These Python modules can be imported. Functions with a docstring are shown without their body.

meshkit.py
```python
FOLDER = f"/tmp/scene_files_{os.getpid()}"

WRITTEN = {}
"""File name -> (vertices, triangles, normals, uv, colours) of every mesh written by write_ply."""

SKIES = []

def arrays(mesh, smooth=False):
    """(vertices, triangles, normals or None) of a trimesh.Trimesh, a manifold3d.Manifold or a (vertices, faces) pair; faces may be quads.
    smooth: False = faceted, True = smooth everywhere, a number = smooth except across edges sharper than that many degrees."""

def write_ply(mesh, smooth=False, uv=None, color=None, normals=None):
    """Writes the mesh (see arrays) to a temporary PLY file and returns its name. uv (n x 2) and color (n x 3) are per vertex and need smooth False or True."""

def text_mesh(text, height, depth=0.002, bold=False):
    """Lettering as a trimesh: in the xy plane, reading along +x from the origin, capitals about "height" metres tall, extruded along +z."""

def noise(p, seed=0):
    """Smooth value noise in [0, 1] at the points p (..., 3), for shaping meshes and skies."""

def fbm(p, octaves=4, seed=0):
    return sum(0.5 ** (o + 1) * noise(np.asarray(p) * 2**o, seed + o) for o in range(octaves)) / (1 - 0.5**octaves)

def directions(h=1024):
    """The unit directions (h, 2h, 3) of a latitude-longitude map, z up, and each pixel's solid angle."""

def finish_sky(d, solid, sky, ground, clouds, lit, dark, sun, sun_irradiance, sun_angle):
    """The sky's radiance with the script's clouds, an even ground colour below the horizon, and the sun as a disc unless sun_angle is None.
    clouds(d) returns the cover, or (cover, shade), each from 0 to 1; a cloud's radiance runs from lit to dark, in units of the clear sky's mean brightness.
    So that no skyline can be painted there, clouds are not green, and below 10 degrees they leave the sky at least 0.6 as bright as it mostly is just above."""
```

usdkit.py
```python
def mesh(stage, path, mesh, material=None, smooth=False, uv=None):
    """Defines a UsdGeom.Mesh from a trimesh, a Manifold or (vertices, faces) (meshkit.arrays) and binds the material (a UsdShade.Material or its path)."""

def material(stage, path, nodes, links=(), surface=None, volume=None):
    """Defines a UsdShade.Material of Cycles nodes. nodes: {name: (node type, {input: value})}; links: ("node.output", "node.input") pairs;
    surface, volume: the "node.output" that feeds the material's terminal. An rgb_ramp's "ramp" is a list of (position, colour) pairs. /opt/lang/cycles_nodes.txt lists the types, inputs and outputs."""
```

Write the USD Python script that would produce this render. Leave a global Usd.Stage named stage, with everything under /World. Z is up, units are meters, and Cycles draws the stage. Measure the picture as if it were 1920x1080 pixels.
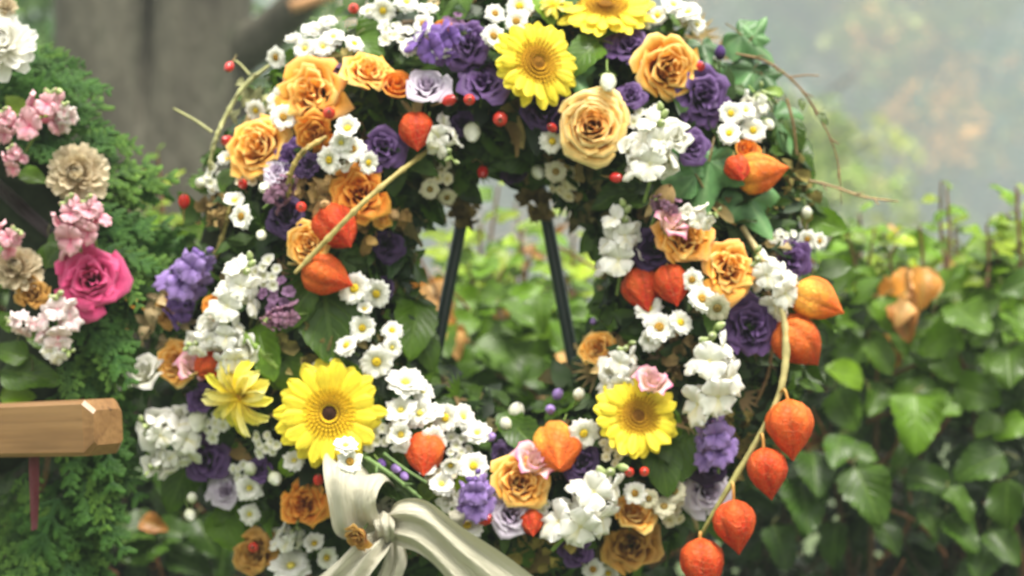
import math
import numpy as np
import trimesh
import usdkit
import meshkit
from pxr import Usd, UsdGeom, UsdLux, UsdShade, Gf, Sdf, Vt

stage = Usd.Stage.CreateInMemory()
UsdGeom.SetStageUpAxis(stage, "Z")
UsdGeom.SetStageMetersPerUnit(stage, 1.0)
UsdGeom.Xform.Define(stage, "/World")
UsdGeom.Scope.Define(stage, "/World/Looks")

# ---------------------------------------------------------------- camera, sky, sun, exposure
EYE_Y, EYE_Z, LENS = -1.6, 1.2, 60.0
PX = 36.0 / LENS / 1920.0                       # metres per photo pixel at one metre
camera = UsdGeom.Camera.Define(stage, "/World/camera")
camera.AddTranslateOp().Set(Gf.Vec3d(0, EYE_Y, EYE_Z))
camera.AddRotateXYZOp().Set(Gf.Vec3f(90, 0, 0))
camera.CreateHorizontalApertureAttr(36.0)
camera.CreateVerticalApertureAttr(20.25)
camera.CreateFocalLengthAttr(LENS)
camera.CreateFStopAttr(5.0)
camera.CreateFocusDistanceAttr(1.215)
camera.CreateClippingRangeAttr(Gf.Vec2f(0.05, 1000.0))
camera.CreateExposureAttr(2.6)

SUN_EL, SUN_TO = math.radians(70), (0.25, -0.45)     # towards the sun, seen from above
SUN_ROT = math.atan2(*SUN_TO)
usdkit.material(stage, "/World/Looks/sky", {
    "t": ("sky_texture", {"sky_type": "single_scattering", "sun_disc": False, "sun_elevation": SUN_EL, "sun_rotation": SUN_ROT, "aerosol_density": 4.0}),
    "c": ("texture_coordinate", {}),
    "n": ("noise_texture", {"scale": 2.2, "detail": 4.0, "roughness": 0.55}),
    "r": ("rgb_ramp", {"ramp": [(0.3, (4.3, 4.3, 4.2)), (0.7, (6.2, 6.1, 5.8))]}),
    "m": ("mix", {"fac": 0.95}),
    "sx": ("separate_xyz", {}), "g": ("map_range", {"from_min": 0.0, "from_max": 1.0, "to_min": 0.42, "to_max": 1.5, "clamp": True}), "gs": ("vector_math", {"math_type": "scale"}),
    "b": ("background_shader", {"strength": 0.06})},
    [("c.generated", "n.vector"), ("n.fac", "r.fac"), ("t.color", "m.color1"), ("r.color", "m.color2"), ("c.generated", "sx.vector"), ("sx.z", "g.value"), ("m.color", "gs.vector1"), ("g.result", "gs.scale"), ("gs.vector", "b.color")], surface="b.background")
dome = UsdLux.DomeLight.Define(stage, "/World/sky")
UsdShade.MaterialBindingAPI.Apply(dome.GetPrim()).Bind(UsdShade.Material.Get(stage, "/World/Looks/sky"))
dome.GetPrim().SetCustomDataByKey("kind", "structure")
dome.GetPrim().SetCustomDataByKey("label", "pale overcast sky")
sun = UsdLux.DistantLight.Define(stage, "/World/sun")
sun.CreateIntensityAttr(0.40)
sun.CreateNormalizeAttr(True) if hasattr(sun, "CreateNormalizeAttr") else None
sun.CreateAngleAttr(25.0)
sun.CreateColorAttr(Gf.Vec3f(1.0, 0.95, 0.86))
_h = np.array(SUN_TO) / np.hypot(*SUN_TO) * math.cos(SUN_EL)
_to = Gf.Vec3d(float(_h[0]), float(_h[1]), math.sin(SUN_EL))
sun.AddOrientOp().Set(Gf.Quatf(Gf.Rotation(Gf.Vec3d(0, 0, 1), _to).GetQuat()))

# ---------------------------------------------------------------- helpers
rng = np.random.default_rng(7)
used = {}


def numbered(parent, name):
    k = used.get((parent, name), 0)
    used[(parent, name)] = k + 1
    return f"{parent}/{name}" if k == 0 else f"{parent}/{name}_{k:03d}"


def at(px, py, y=0.0):
    """The point of the place at depth y that the photograph shows at this pixel."""
    d = (y - EYE_Y) * PX
    return np.array([(px - 960.0) * d, y, EYE_Z - (py - 540.0) * d])


def size(px, y=0.0):
    return px * (y - EYE_Y) * PX


def unit(v):
    v = np.asarray(v, float)
    return v / np.linalg.norm(v)


def data(prim, label=None, cat=None, group=None, kind=None):
    for k, x in (("label", label), ("category", cat), ("group", group), ("kind", kind)):
        if x:
            prim.SetCustomDataByKey(k, x)
    return prim


class Geo:
    """One mesh with a colour and uv per vertex."""
    def __init__(self):
        self.v, self.f, self.c, self.t, self.n = [], [], [], [], 0

    def add(self, v, f, c, t=None):
        v = np.asarray(v, float)
        c = np.broadcast_to(np.asarray(c, float), (len(v), 3))
        t = np.zeros((len(v), 2)) if t is None else t
        self.v.append(v); self.f.append(np.asarray(f) + self.n); self.c.append(c); self.t.append(t)
        self.n += len(v)
        return self

    def moved(self, m):
        g = Geo()
        v = np.vstack(self.v)
        g.add(v @ m[:3, :3].T + m[:3, 3], np.vstack(self.f), np.vstack(self.c), np.vstack(self.t))
        return g

    def join(self, o):
        return self.add(np.vstack(o.v), np.vstack(o.f), np.vstack(o.c), np.vstack(o.t))

    def build(self, parent, name, mat, kind=None, label=None, path=None):
        path = path or numbered(str(parent), name)
        v, f = np.vstack(self.v), np.vstack(self.f)
        m = usdkit.mesh(stage, path, (v, f), mat, smooth=True, uv=np.vstack(self.t))
        m.CreateDoubleSidedAttr(True)
        UsdGeom.PrimvarsAPI(m).CreatePrimvar("col", Sdf.ValueTypeNames.Color3fArray, "vertex").Set(Vt.Vec3fArray.FromNumpy(np.clip(np.vstack(self.c), 0, 1).astype(np.float32)))
        data(m.GetPrim(), label, None, None, kind)
        return m.GetPrim()


def grid_faces(nu, nv, wrap=False):
    i, j = np.meshgrid(np.arange(nu - 1), np.arange(nv if wrap else nv - 1), indexing="ij")
    j2 = (j + 1) % nv
    q = np.stack([i * nv + j, (i + 1) * nv + j, (i + 1) * nv + j2, i * nv + j2], -1).reshape(-1, 4)
    return np.vstack([q[:, [0, 1, 2]], q[:, [0, 2, 3]]])


def rot_z(a):
    c, s = math.cos(a), math.sin(a)
    return np.array([[c, -s, 0], [s, c, 0], [0, 0, 1.0]])


def frame(n, spin=0.0, up=(0, 0, 1)):
    """Rotation that turns local z to n; at spin 0 local y looks as far up as it can."""
    z = unit(n)
    u = np.asarray(up, float)
    if abs(z @ u) > 0.97:
        u = np.array([0, 1.0, 0]) if abs(u[2]) > 0.5 else np.array([0, 0, 1.0])
    x = unit(np.cross(u, z))
    y = np.cross(z, x)
    return np.stack([x, y, z], 1) @ rot_z(spin)


def mat4(r, t, s=1.0):
    m = np.eye(4)
    m[:3, :3] = r * s
    m[:3, 3] = t
    return m


def gfm(m):
    return Gf.Matrix4d(*np.asarray(m).T.ravel().tolist())


def lerp(a, b, t):
    a, b, t = np.asarray(a, float), np.asarray(b, float), np.asarray(t)[..., None]
    return a * (1 - t) + b * t


def petal(L, W, a0, a1, nu=6, nv=5, r0=0.0, z0=0.0, wp=None, cup=0.0, ruffle=0.0, base=(1, 1, 1), tip=(1, 1, 1), power=1.0, seed=0, notch=0.0, edge=None, mid=0.0, streak=0.0):
    """A petal that leaves the axis outwards: elevation runs from a0 to a1 along its length."""
    u = np.linspace(0, 1, nu)
    v = np.linspace(-1, 1, nv)
    a = a0 + (a1 - a0) * u ** 1.3
    du = L / (nu - 1)
    am = np.concatenate([[0], (a[1:] + a[:-1]) / 2])
    x = r0 + np.cumsum(np.where(np.arange(nu) > 0, np.cos(am) * du, 0))
    z = z0 + np.cumsum(np.where(np.arange(nu) > 0, np.sin(am) * du, 0))
    w = W * (np.interp(u, *wp) if wp is not None else (0.35 + 0.65 * np.sin(np.pi * np.clip(u * 0.62 + 0.06, 0, 1))) * np.where(u > 0.86, 1 - 0.75 * ((u - 0.86) / 0.14) ** 2, 1))
    U, V = np.meshgrid(u, v, indexing="ij")
    h = cup * W * V ** 2 - mid * W * np.exp(-(V / 0.25) ** 2)
    P = np.stack([x[:, None] - np.sin(a)[:, None] * h, w[:, None] * V, z[:, None] + np.cos(a)[:, None] * h], -1)
    if notch:
        P[..., 0] -= notch * L * (np.abs(V) ** 2) * (U ** 4) * np.cos(a)[:, None]
        P[..., 2] -= notch * L * (np.abs(V) ** 2) * (U ** 4) * np.sin(a)[:, None]
    if ruffle:
        r = np.random.default_rng(seed)
        ph = r.uniform(0, 6.28, 3)
        d = ruffle * U ** 2 * (np.sin(V * 4.1 + ph[0]) + 0.6 * np.sin(V * 7.7 + U * 3 + ph[1])) * 0.6
        P[..., 2] += d
        P[..., 0] += d * 0.4
    t = U ** power
    c = lerp(base, tip, t)
    if streak:
        c = c * (1 - streak * (np.arange(nv) % 2)[None, :, None] * (0.4 + 0.6 * U[..., None]))
    if edge is not None:
        c = c * (1 - (np.abs(V) ** 3 * 0.7 * U)[..., None]) + np.asarray(edge) * (np.abs(V) ** 3 * 0.7 * U)[..., None]
    return P.reshape(-1, 3), grid_faces(nu, nv), c.reshape(-1, 3), np.stack([U, V * 0.5 + 0.5], -1).reshape(-1, 2)


def turned(p, ang, tilt=0.0):
    v, f, c, t = p
    return v @ rot_z(ang).T, f, c, t


def lathe(prof, n=14, col=(1, 1, 1), cols=None, bump=0.0, seed=0):
    prof = np.asarray(prof, float)
    th = np.linspace(0, 2 * np.pi, n, endpoint=False)
    r = prof[:, 0][:, None] * np.ones(n)
    if bump:
        g = np.random.default_rng(seed)
        r = r * (1 + g.uniform(-bump, bump, r.shape))
    P = np.stack([r * np.cos(th), r * np.sin(th), prof[:, 1][:, None] * np.ones(n)], -1)
    c = np.broadcast_to(np.asarray(col if cols is None else np.asarray(cols)[:, None, :], float), P.shape)
    t = np.stack(np.broadcast_arrays(np.linspace(0, 1, len(prof))[:, None], th / 6.2832), -1)
    return P.reshape(-1, 3), grid_faces(len(prof), n, True)[:, ::-1], c.reshape(-1, 3), t.reshape(-1, 2)


def spline(p, n):
    """Catmull-Rom through the rows of p, n samples."""
    p = np.asarray(p, float)
    q = np.vstack([2 * p[0] - p[1], p, 2 * p[-1] - p[-2]])
    s = np.linspace(0, len(p) - 1, n)
    i = np.minimum(s.astype(int), len(p) - 2)
    t = (s - i)[:, None]
    a, b, c, d = q[i], q[i + 1], q[i + 2], q[i + 3]
    return 0.5 * (2 * b + (c - a) * t + (2 * a - 5 * b + 4 * c - d) * t ** 2 + (3 * b - a - 3 * c + d) * t ** 3)


def tube(pts, radii, sides=7, col=(0.2, 0.2, 0.1), n=None, col2=None, knots=0.0, seed=0):
    p = spline(pts, n or 4 * len(pts))
    r = np.interp(np.linspace(0, 1, len(p)), np.linspace(0, 1, len(radii)), radii)
    if knots:
        r = r * (1 + knots * np.random.default_rng(seed).uniform(-1, 1, len(p)))
    t = np.gradient(p, axis=0)
    t /= np.linalg.norm(t, axis=1, keepdims=True) + 1e-12
    ref = np.array([0.31, -0.87, 0.38])
    a = np.cross(t, ref); a /= np.linalg.norm(a, axis=1, keepdims=True) + 1e-9
    b = np.cross(t, a)
    th = np.arange(sides) * 2 * np.pi / sides
    P = p[:, None] + r[:, None, None] * (np.cos(th)[None, :, None] * a[:, None] + np.sin(th)[None, :, None] * b[:, None])
    u = np.linspace(0, 1, len(p))
    c = lerp(col, col if col2 is None else col2, u)[:, None, :] * np.ones((1, sides, 1))
    V = np.vstack([P.reshape(-1, 3), p[:1], p[-1:]])
    F = grid_faces(len(p), sides, True)
    k, m = len(p) * sides, (len(p) - 1) * sides
    j = np.arange(sides)
    caps = np.vstack([np.stack([np.full(sides, k), j, (j + 1) % sides], 1), np.stack([np.full(sides, k + 1), m + (j + 1) % sides, m + j], 1)])
    uv = np.stack(np.broadcast_arrays(u[:, None], th / 6.2832), -1).reshape(-1, 2)
    return V, np.vstack([F, caps]), np.vstack([c.reshape(-1, 3), c[0, :1], c[-1, :1]]), np.vstack([uv, uv[:1], uv[-1:]])


# ---------------------------------------------------------------- materials
def coloured(name, rough=0.5, translucent=0.25, bump=0.15, bscale=900.0, vary=0.18, spec=0.4, veins=False, sheen=0.0, coat=0.0, tint=(1, 1, 1), mottle=0.25, mscale=60.0):
    """A surface that takes its own colour from the mesh, with mottling, fine relief and, for leaves, veins."""
    nodes = {
        "a": ("attribute", {"attribute": "col"}),
        "x": ("texture_coordinate", {}),
        "g": ("geometry", {}),
        "n": ("noise_texture", {"scale": mscale, "detail": 3.0}),
        "r": ("map_range", {"from_min": 0.3, "from_max": 0.7, "to_min": 1 - mottle, "to_max": 1 + mottle}),
        "o": ("object_info", {}),
        "ov": ("map_range", {"from_min": 0.0, "from_max": 1.0, "to_min": 1 - vary, "to_max": 1 + vary}),
        "mm": ("math", {"math_type": "multiply"}),
        "sc": ("vector_math", {"math_type": "scale"}),
        "bn": ("noise_texture", {"scale": bscale, "detail": 2.0}),
        "bp": ("bump", {"strength": bump, "distance": 0.001}),
        "p": ("principled_bsdf", {"roughness": rough, "specular_ior_level": spec, "sheen_weight": sheen, "coat_weight": coat, "coat_roughness": 0.2}),
    }
    links = [("g.position", "n.vector"), ("n.fac", "r.value"), ("o.random", "ov.value"), ("r.result", "mm.value1"), ("ov.result", "mm.value2"),
             ("a.color", "sc.vector1"), ("mm.value", "sc.scale"), ("g.position", "bn.vector"), ("bn.fac", "bp.height")]
    last = "sc.vector"
    if veins:
        nodes |= {
            "uv": ("uvmap", {"attribute": "st"}), "sx": ("separate_xyz", {}),
            "c0": ("math", {"math_type": "subtract", "value2": 0.5}), "ab": ("math", {"math_type": "absolute"}),
            "k1": ("math", {"math_type": "multiply", "value2": -0.75}), "ad": ("math", {"math_type": "add"}),
            "fr": ("math", {"math_type": "multiply", "value2": 7.0}), "pp": ("math", {"math_type": "fraction"}),
            "q": ("math", {"math_type": "subtract", "value2": 0.5}), "qa": ("math", {"math_type": "absolute"}),
            "lv": ("map_range", {"from_min": 0.38, "from_max": 0.5, "to_min": 0.0, "to_max": 1.0, "clamp": True}),
            "mv": ("map_range", {"from_min": 0.02, "from_max": 0.05, "to_min": 1.0, "to_max": 0.0, "clamp": True}),
            "mx": ("math", {"math_type": "maximum"}),
            "ms": ("math", {"math_type": "multiply", "value2": 0.28}),
            "vm": ("mix", {"color2": (0.15, 0.25, 0.04)}),
            "hb": ("bump", {"strength": 0.35, "distance": 0.002, "invert": True}),
        }
        links += [("uv.UV", "sx.vector"), ("sx.y", "c0.value1"), ("c0.value", "ab.value1"), ("ab.value", "k1.value1"), ("k1.value", "ad.value1"), ("sx.x", "ad.value2"),
                  ("ad.value", "fr.value1"), ("fr.value", "pp.value1"), ("pp.value", "q.value1"), ("q.value", "qa.value1"), ("qa.value", "lv.value"),
                  ("ab.value", "mv.value"), ("lv.result", "mx.value1"), ("mv.result", "mx.value2"), ("mx.value", "ms.value1"), ("ms.value", "vm.fac"),
                  (last, "vm.color1"), ("mx.value", "hb.height"), ("bp.normal", "hb.normal"), ("hb.normal", "p.normal")]
        last = "vm.color"
    else:
        links.append(("bp.normal", "p.normal"))
    links.append((last, "p.base_color"))
    if not translucent:
        return usdkit.material(stage, "/World/Looks/" + name, nodes, links, surface="p.BSDF")
    nodes |= {"tr": ("translucent_bsdf", {}), "mc": ("mix_closure", {"fac": translucent})}
    links += [(last, "tr.color"), ("p.BSDF", "mc.closure1"), ("tr.BSDF", "mc.closure2")]
    return usdkit.material(stage, "/World/Looks/" + name, nodes, links, surface="mc.closure")


M = {
    "petal": coloured("petal", rough=0.55, translucent=0.30, bump=0.12, vary=0.10, spec=0.25, sheen=0.1, mottle=0.16, mscale=90),
    "white": coloured("white_petal", rough=0.55, translucent=0.36, bump=0.10, vary=0.05, spec=0.25, mottle=0.06, mscale=90),
    "leaf": coloured("glossy_leaf", rough=0.36, translucent=0.20, bump=0.10, vary=0.0, spec=0.26, veins=True, mottle=0.30, mscale=45),
    "green": coloured("soft_green", rough=0.5, translucent=0.2, bump=0.1, vary=0.15, spec=0.35, mottle=0.3, mscale=50),
    "frond": coloured("conifer_frond", rough=0.6, translucent=0.12, bump=0.1, vary=0.0, spec=0.12, mottle=0.3, mscale=50),
    "ivy": coloured("ivy_leaf", rough=0.42, translucent=0.12, bump=0.15, vary=0.0, spec=0.3, mottle=0.35, mscale=70),
    "stem": coloured("plant_stem", rough=0.6, translucent=0.0, bump=0.35, bscale=500, vary=0.1, spec=0.3, mottle=0.3, mscale=80),
    "husk": coloured("paper_husk", rough=0.5, translucent=0.22, bump=0.35, bscale=420, vary=0.06, spec=0.35, mottle=0.22, mscale=70),
    "hip": coloured("berry_skin", rough=0.22, translucent=0.0, bump=0.03, vary=0.12, spec=0.55, mottle=0.2, mscale=120),
    "disc": coloured("flower_disc", rough=0.8, translucent=0.0, bump=0.9, bscale=1100, vary=0.1, spec=0.1, mottle=0.35, mscale=700),
    "moss": coloured("dry_moss", rough=0.9, translucent=0.1, bump=0.8, bscale=500, vary=0.1, spec=0.1, mottle=0.4, mscale=90),
    "satin": coloured("satin", rough=0.36, translucent=0.15, bump=0.06, bscale=1600, vary=0.0, spec=0.45, sheen=0.3, mottle=0.05, mscale=30),
    "far": coloured("far_foliage", rough=0.6, translucent=0.25, bump=0.0, vary=0.0, spec=0.2, mottle=0.35, mscale=1.2),
    "plastic": coloured("painted_tube", rough=0.35, translucent=0.0, bump=0.1, bscale=300, vary=0.0, spec=0.5, mottle=0.15, mscale=40),
}
M["husk"] = usdkit.material(stage, "/World/Looks/veined_husk", {
    "a": ("attribute", {"attribute": "col"}), "g": ("geometry", {}), "n": ("noise_texture", {"scale": 110.0, "detail": 4.0}), "r": ("map_range", {"from_min": 0.3, "from_max": 0.7, "to_min": 0.86, "to_max": 1.14}),
    "v": ("voronoi_texture", {"feature": "distance_to_edge", "scale": 190.0}), "vr": ("map_range", {"from_min": 0.0, "from_max": 0.10, "to_min": 1.0, "to_max": 0.0, "clamp": True}),
    "sc": ("vector_math", {"math_type": "scale"}), "k": ("math", {"math_type": "multiply", "value2": 0.22}), "m": ("mix", {"color2": (0.86, 0.36, 0.10)}),
    "n2": ("noise_texture", {"scale": 260.0, "detail": 3.0}), "ad": ("math", {"math_type": "multiply_add", "value2": 0.8}),
    "b": ("bump", {"strength": 0.8, "distance": 0.0012}), "p": ("principled_bsdf", {"roughness": 0.55, "specular_ior_level": 0.25}), "t": ("translucent_bsdf", {}), "mc": ("mix_closure", {"fac": 0.28})},
    [("g.position", "n.vector"), ("g.position", "v.vector"), ("g.position", "n2.vector"), ("n.fac", "r.value"), ("a.color", "sc.vector1"), ("r.result", "sc.scale"), ("v.distance", "vr.value"), ("vr.result", "k.value1"), ("k.value", "m.fac"),
     ("sc.vector", "m.color1"), ("m.color", "p.base_color"), ("m.color", "t.color"), ("vr.result", "ad.value1"), ("n2.fac", "ad.value3"), ("ad.value", "b.height"), ("b.normal", "p.normal"), ("p.BSDF", "mc.closure1"), ("t.BSDF", "mc.closure2")], surface="mc.closure")
M["satin"] = usdkit.material(stage, "/World/Looks/creased_satin", {
    "a": ("attribute", {"attribute": "col"}), "uv": ("uvmap", {"attribute": "st"}), "mp": ("mapping", {"scale": (4.0, 16.0, 1.0)}), "n": ("noise_texture", {"scale": 1.0, "detail": 4.0, "roughness": 0.6, "distortion": 0.6}),
    "g": ("geometry", {}), "w": ("noise_texture", {"scale": 1500.0, "detail": 1.0}), "b1": ("bump", {"strength": 0.9, "distance": 0.004}), "b2": ("bump", {"strength": 0.12, "distance": 0.0006}),
    "p": ("principled_bsdf", {"roughness": 0.42, "specular_ior_level": 0.35, "sheen_weight": 0.2}), "t": ("translucent_bsdf", {}), "mc": ("mix_closure", {"fac": 0.30})},
    [("uv.UV", "mp.vector"), ("mp.vector", "n.vector"), ("n.fac", "b1.height"), ("g.position", "w.vector"), ("w.fac", "b2.height"), ("b1.normal", "b2.normal"), ("b2.normal", "p.normal"), ("a.color", "p.base_color"), ("a.color", "t.color"), ("p.BSDF", "mc.closure1"), ("t.BSDF", "mc.closure2")], surface="mc.closure")
M["bark"] = usdkit.material(stage, "/World/Looks/bark", {
    "g": ("geometry", {}), "mp": ("mapping", {"scale": (1.0, 1.0, 0.45)}),
    "n": ("noise_texture", {"scale": 9.0, "detail": 6.0, "roughness": 0.6}), "n2": ("noise_texture", {"scale": 42.0, "detail": 4.0}),
    "r": ("rgb_ramp", {"ramp": [(0.30, (0.045, 0.040, 0.030)), (0.5, (0.078, 0.072, 0.053)), (0.62, (0.094, 0.088, 0.066)), (0.75, (0.066, 0.074, 0.044))]}),
    "m": ("mix", {"mix_type": "multiply", "fac": 0.5}), "r2": ("rgb_ramp", {"ramp": [(0.3, (0.6, 0.6, 0.58)), (0.7, (1.1, 1.1, 1.05))]}),
    "b": ("bump", {"strength": 0.5, "distance": 0.02}), "p": ("principled_bsdf", {"roughness": 0.85, "specular_ior_level": 0.2})},
    [("g.position", "mp.vector"), ("mp.vector", "n.vector"), ("mp.vector", "n2.vector"), ("n.fac", "r.fac"), ("n2.fac", "r2.fac"), ("r.color", "m.color1"), ("r2.color", "m.color2"),
     ("m.color", "p.base_color"), ("n2.fac", "b.height"), ("b.normal", "p.normal")], surface="p.BSDF")
M["wood"] = usdkit.material(stage, "/World/Looks/oiled_wood", {
    "g": ("texture_coordinate", {}), "mp": ("mapping", {"scale": (3.0, 60.0, 42.0)}),
    "n": ("noise_texture", {"scale": 1.0, "detail": 5.0, "roughness": 0.6, "distortion": 0.5}),
    "mp2": ("mapping", {"scale": (9.0, 330.0, 260.0)}), "n2": ("noise_texture", {"scale": 1.0, "detail": 3.0}),
    "r": ("rgb_ramp", {"ramp": [(0.25, (0.12, 0.060, 0.020)), (0.45, (0.19, 0.098, 0.034)), (0.6, (0.23, 0.125, 0.046)), (0.8, (0.155, 0.077, 0.026))]}),
    "r2": ("rgb_ramp", {"ramp": [(0.35, (0.72, 0.68, 0.62)), (0.6, (1, 1, 1))]}), "m": ("mix", {"mix_type": "multiply", "fac": 0.7}),
    "mp3": ("mapping", {"scale": (5.0, 130.0, 90.0)}), "n3": ("noise_texture", {"scale": 1.0, "detail": 2.0}), "cr": ("rgb_ramp", {"ramp": [(0.0, (0.25, 0.22, 0.2)), (0.30, (0.30, 0.26, 0.22)), (0.345, (1, 1, 1)), (1.0, (1, 1, 1))]}), "m3": ("mix", {"mix_type": "multiply", "fac": 0.8}),
    "b": ("bump", {"strength": 0.15, "distance": 0.001}), "p": ("principled_bsdf", {"roughness": 0.38, "specular_ior_level": 0.45})},
    [("g.object", "mp.vector"), ("mp.vector", "n.vector"), ("g.object", "mp2.vector"), ("mp2.vector", "n2.vector"), ("n.fac", "r.fac"), ("n2.fac", "r2.fac"),
     ("r.color", "m.color1"), ("r2.color", "m.color2"), ("g.object", "mp3.vector"), ("mp3.vector", "n3.vector"), ("n3.fac", "cr.fac"), ("m.color", "m3.color1"), ("cr.color", "m3.color2"), ("m3.color", "p.base_color"), ("n2.fac", "b.height"), ("b.normal", "p.normal")], surface="p.BSDF")
M["lawn"] = usdkit.material(stage, "/World/Looks/lawn", {
    "g": ("geometry", {}), "n": ("noise_texture", {"scale": 3.0, "detail": 8.0, "roughness": 0.7}),
    "r": ("rgb_ramp", {"ramp": [(0.3, (0.035, 0.05, 0.015)), (0.55, (0.06, 0.09, 0.022)), (0.75, (0.10, 0.10, 0.04))]}),
    "b": ("bump", {"strength": 0.8, "distance": 0.03}), "p": ("principled_bsdf", {"roughness": 0.9})},
    [("g.position", "n.vector"), ("n.fac", "r.fac"), ("r.color", "p.base_color"), ("n.fac", "b.height"), ("b.normal", "p.normal")], surface="p.BSDF")
HAZE = 0.0056
M["haze"] = usdkit.material(stage, "/World/Looks/haze", {"v": ("principled_volume", {"color": (0.84, 0.95, 0.93), "density": HAZE, "anisotropy": 0.0})}, volume="v.volume")


def thing(name, label, cat, group=None, m=None, kind=None):
    x = UsdGeom.Xform.Define(stage, numbered("/World", name))
    if m is not None:
        x.AddTransformOp().Set(gfm(m))
    return data(x.GetPrim(), label, cat, group, kind)


protos = {}


def proto(key):
    p = stage.CreateClassPrim("/World/class_" + key)
    p.SetTypeName("Xform")
    protos[key] = p.GetPath()
    return p.GetPath()


def copy(key, name, label, cat, m, group=None):
    x = UsdGeom.Xform.Define(stage, numbered("/World", name))
    x.GetPrim().GetReferences().AddInternalReference(protos[key])
    x.GetPrim().SetInstanceable(True)
    x.AddTransformOp().Set(gfm(m))
    return data(x.GetPrim(), label, cat, group)

# ---------------------------------------------------------------- flowers: one class of each kind, radius or length 1, facing +z
def cup_petal(t, ang, seed, half, inner, outer, edge, ruffle=0.02, opening=1.0, height=1.0, nu=7, nv=7, lean0=-0.03):
    """A petal wrapped round the axis, the t-th from the centre (0) to the outside (1)."""
    r = np.random.default_rng(seed)
    rad = 0.07 + 0.60 * t ** 0.85
    lean = lean0 + (0.24 * t + 0.02) * opening
    curl = (0.03 + 0.24 * t) * opening * r.uniform(0.7, 1.25)
    ztop = (0.52 - 0.34 * t + r.uniform(-0.04, 0.04)) * height
    prof = spline([(0.08 + 0.08 * t, -0.62), (rad * 0.82, -0.32 + 0.1 * t), (rad, 0.06 * (1 - t)), (rad + lean * 0.6, ztop * 0.75), (rad + lean + curl * 0.55, ztop), (rad + lean + curl, ztop - curl * 0.55)], 24)
    u, v = np.linspace(0, 1, nu) ** 0.8, np.linspace(-1, 1, nv)
    U, V = np.meshgrid(u, v, indexing="ij")
    s = U * (1 - (0.16 + 0.1 * r.random()) * np.abs(V) ** 2.6 + 0.02 * np.sin(V * 6 + seed))
    rr, zz = np.interp(s, np.linspace(0, 1, 24), prof[:, 0]), np.interp(s, np.linspace(0, 1, 24), prof[:, 1])
    rr = rr * (1 + 0.05 * V) + ruffle * U ** 3 * np.sin(V * 5.3 + seed * 1.7)
    zz = zz + ruffle * U ** 3 * np.cos(V * 6.1 + seed * 2.3)
    th = ang + V * half
    P = np.stack([rr * np.cos(th), rr * np.sin(th), zz], -1)
    c = lerp(inner, outer, np.clip(U ** 1.2, 0, 1))
    k = (np.clip((s - 0.62) / 0.38, 0, 1) ** 1.5)[..., None]
    c = c * (1 - k) + np.asarray(edge) * k
    return P.reshape(-1, 3), grid_faces(nu, nv), c.reshape(-1, 3), np.stack([U, V * 0.5 + 0.5], -1).reshape(-1, 2)


def stem_and_calyx(path, r=0.05, length=1.3, green=(0.10, 0.16, 0.04), top=-0.55, cal=0.2):
    g = Geo()
    g.add(*tube([(0, 0, top), (0.02, 0.01, top - length * 0.5), (0.0, 0.0, top - length)], [r * 1.2, r, r], 6, green))
    g.build(path, "stem", M["stem"], path=str(path) + "/stem")
    g = Geo()
    for k in range(5):
        g.add(*turned(petal(cal * 2.2, cal * 0.45, 0.3, 0.9, 4, 3, r0=0.03, z0=top - 0.03, base=green, tip=green), k * 1.2566))
    g.build(path, "calyx", M["green"], path=str(path) + "/calyx")


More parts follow.
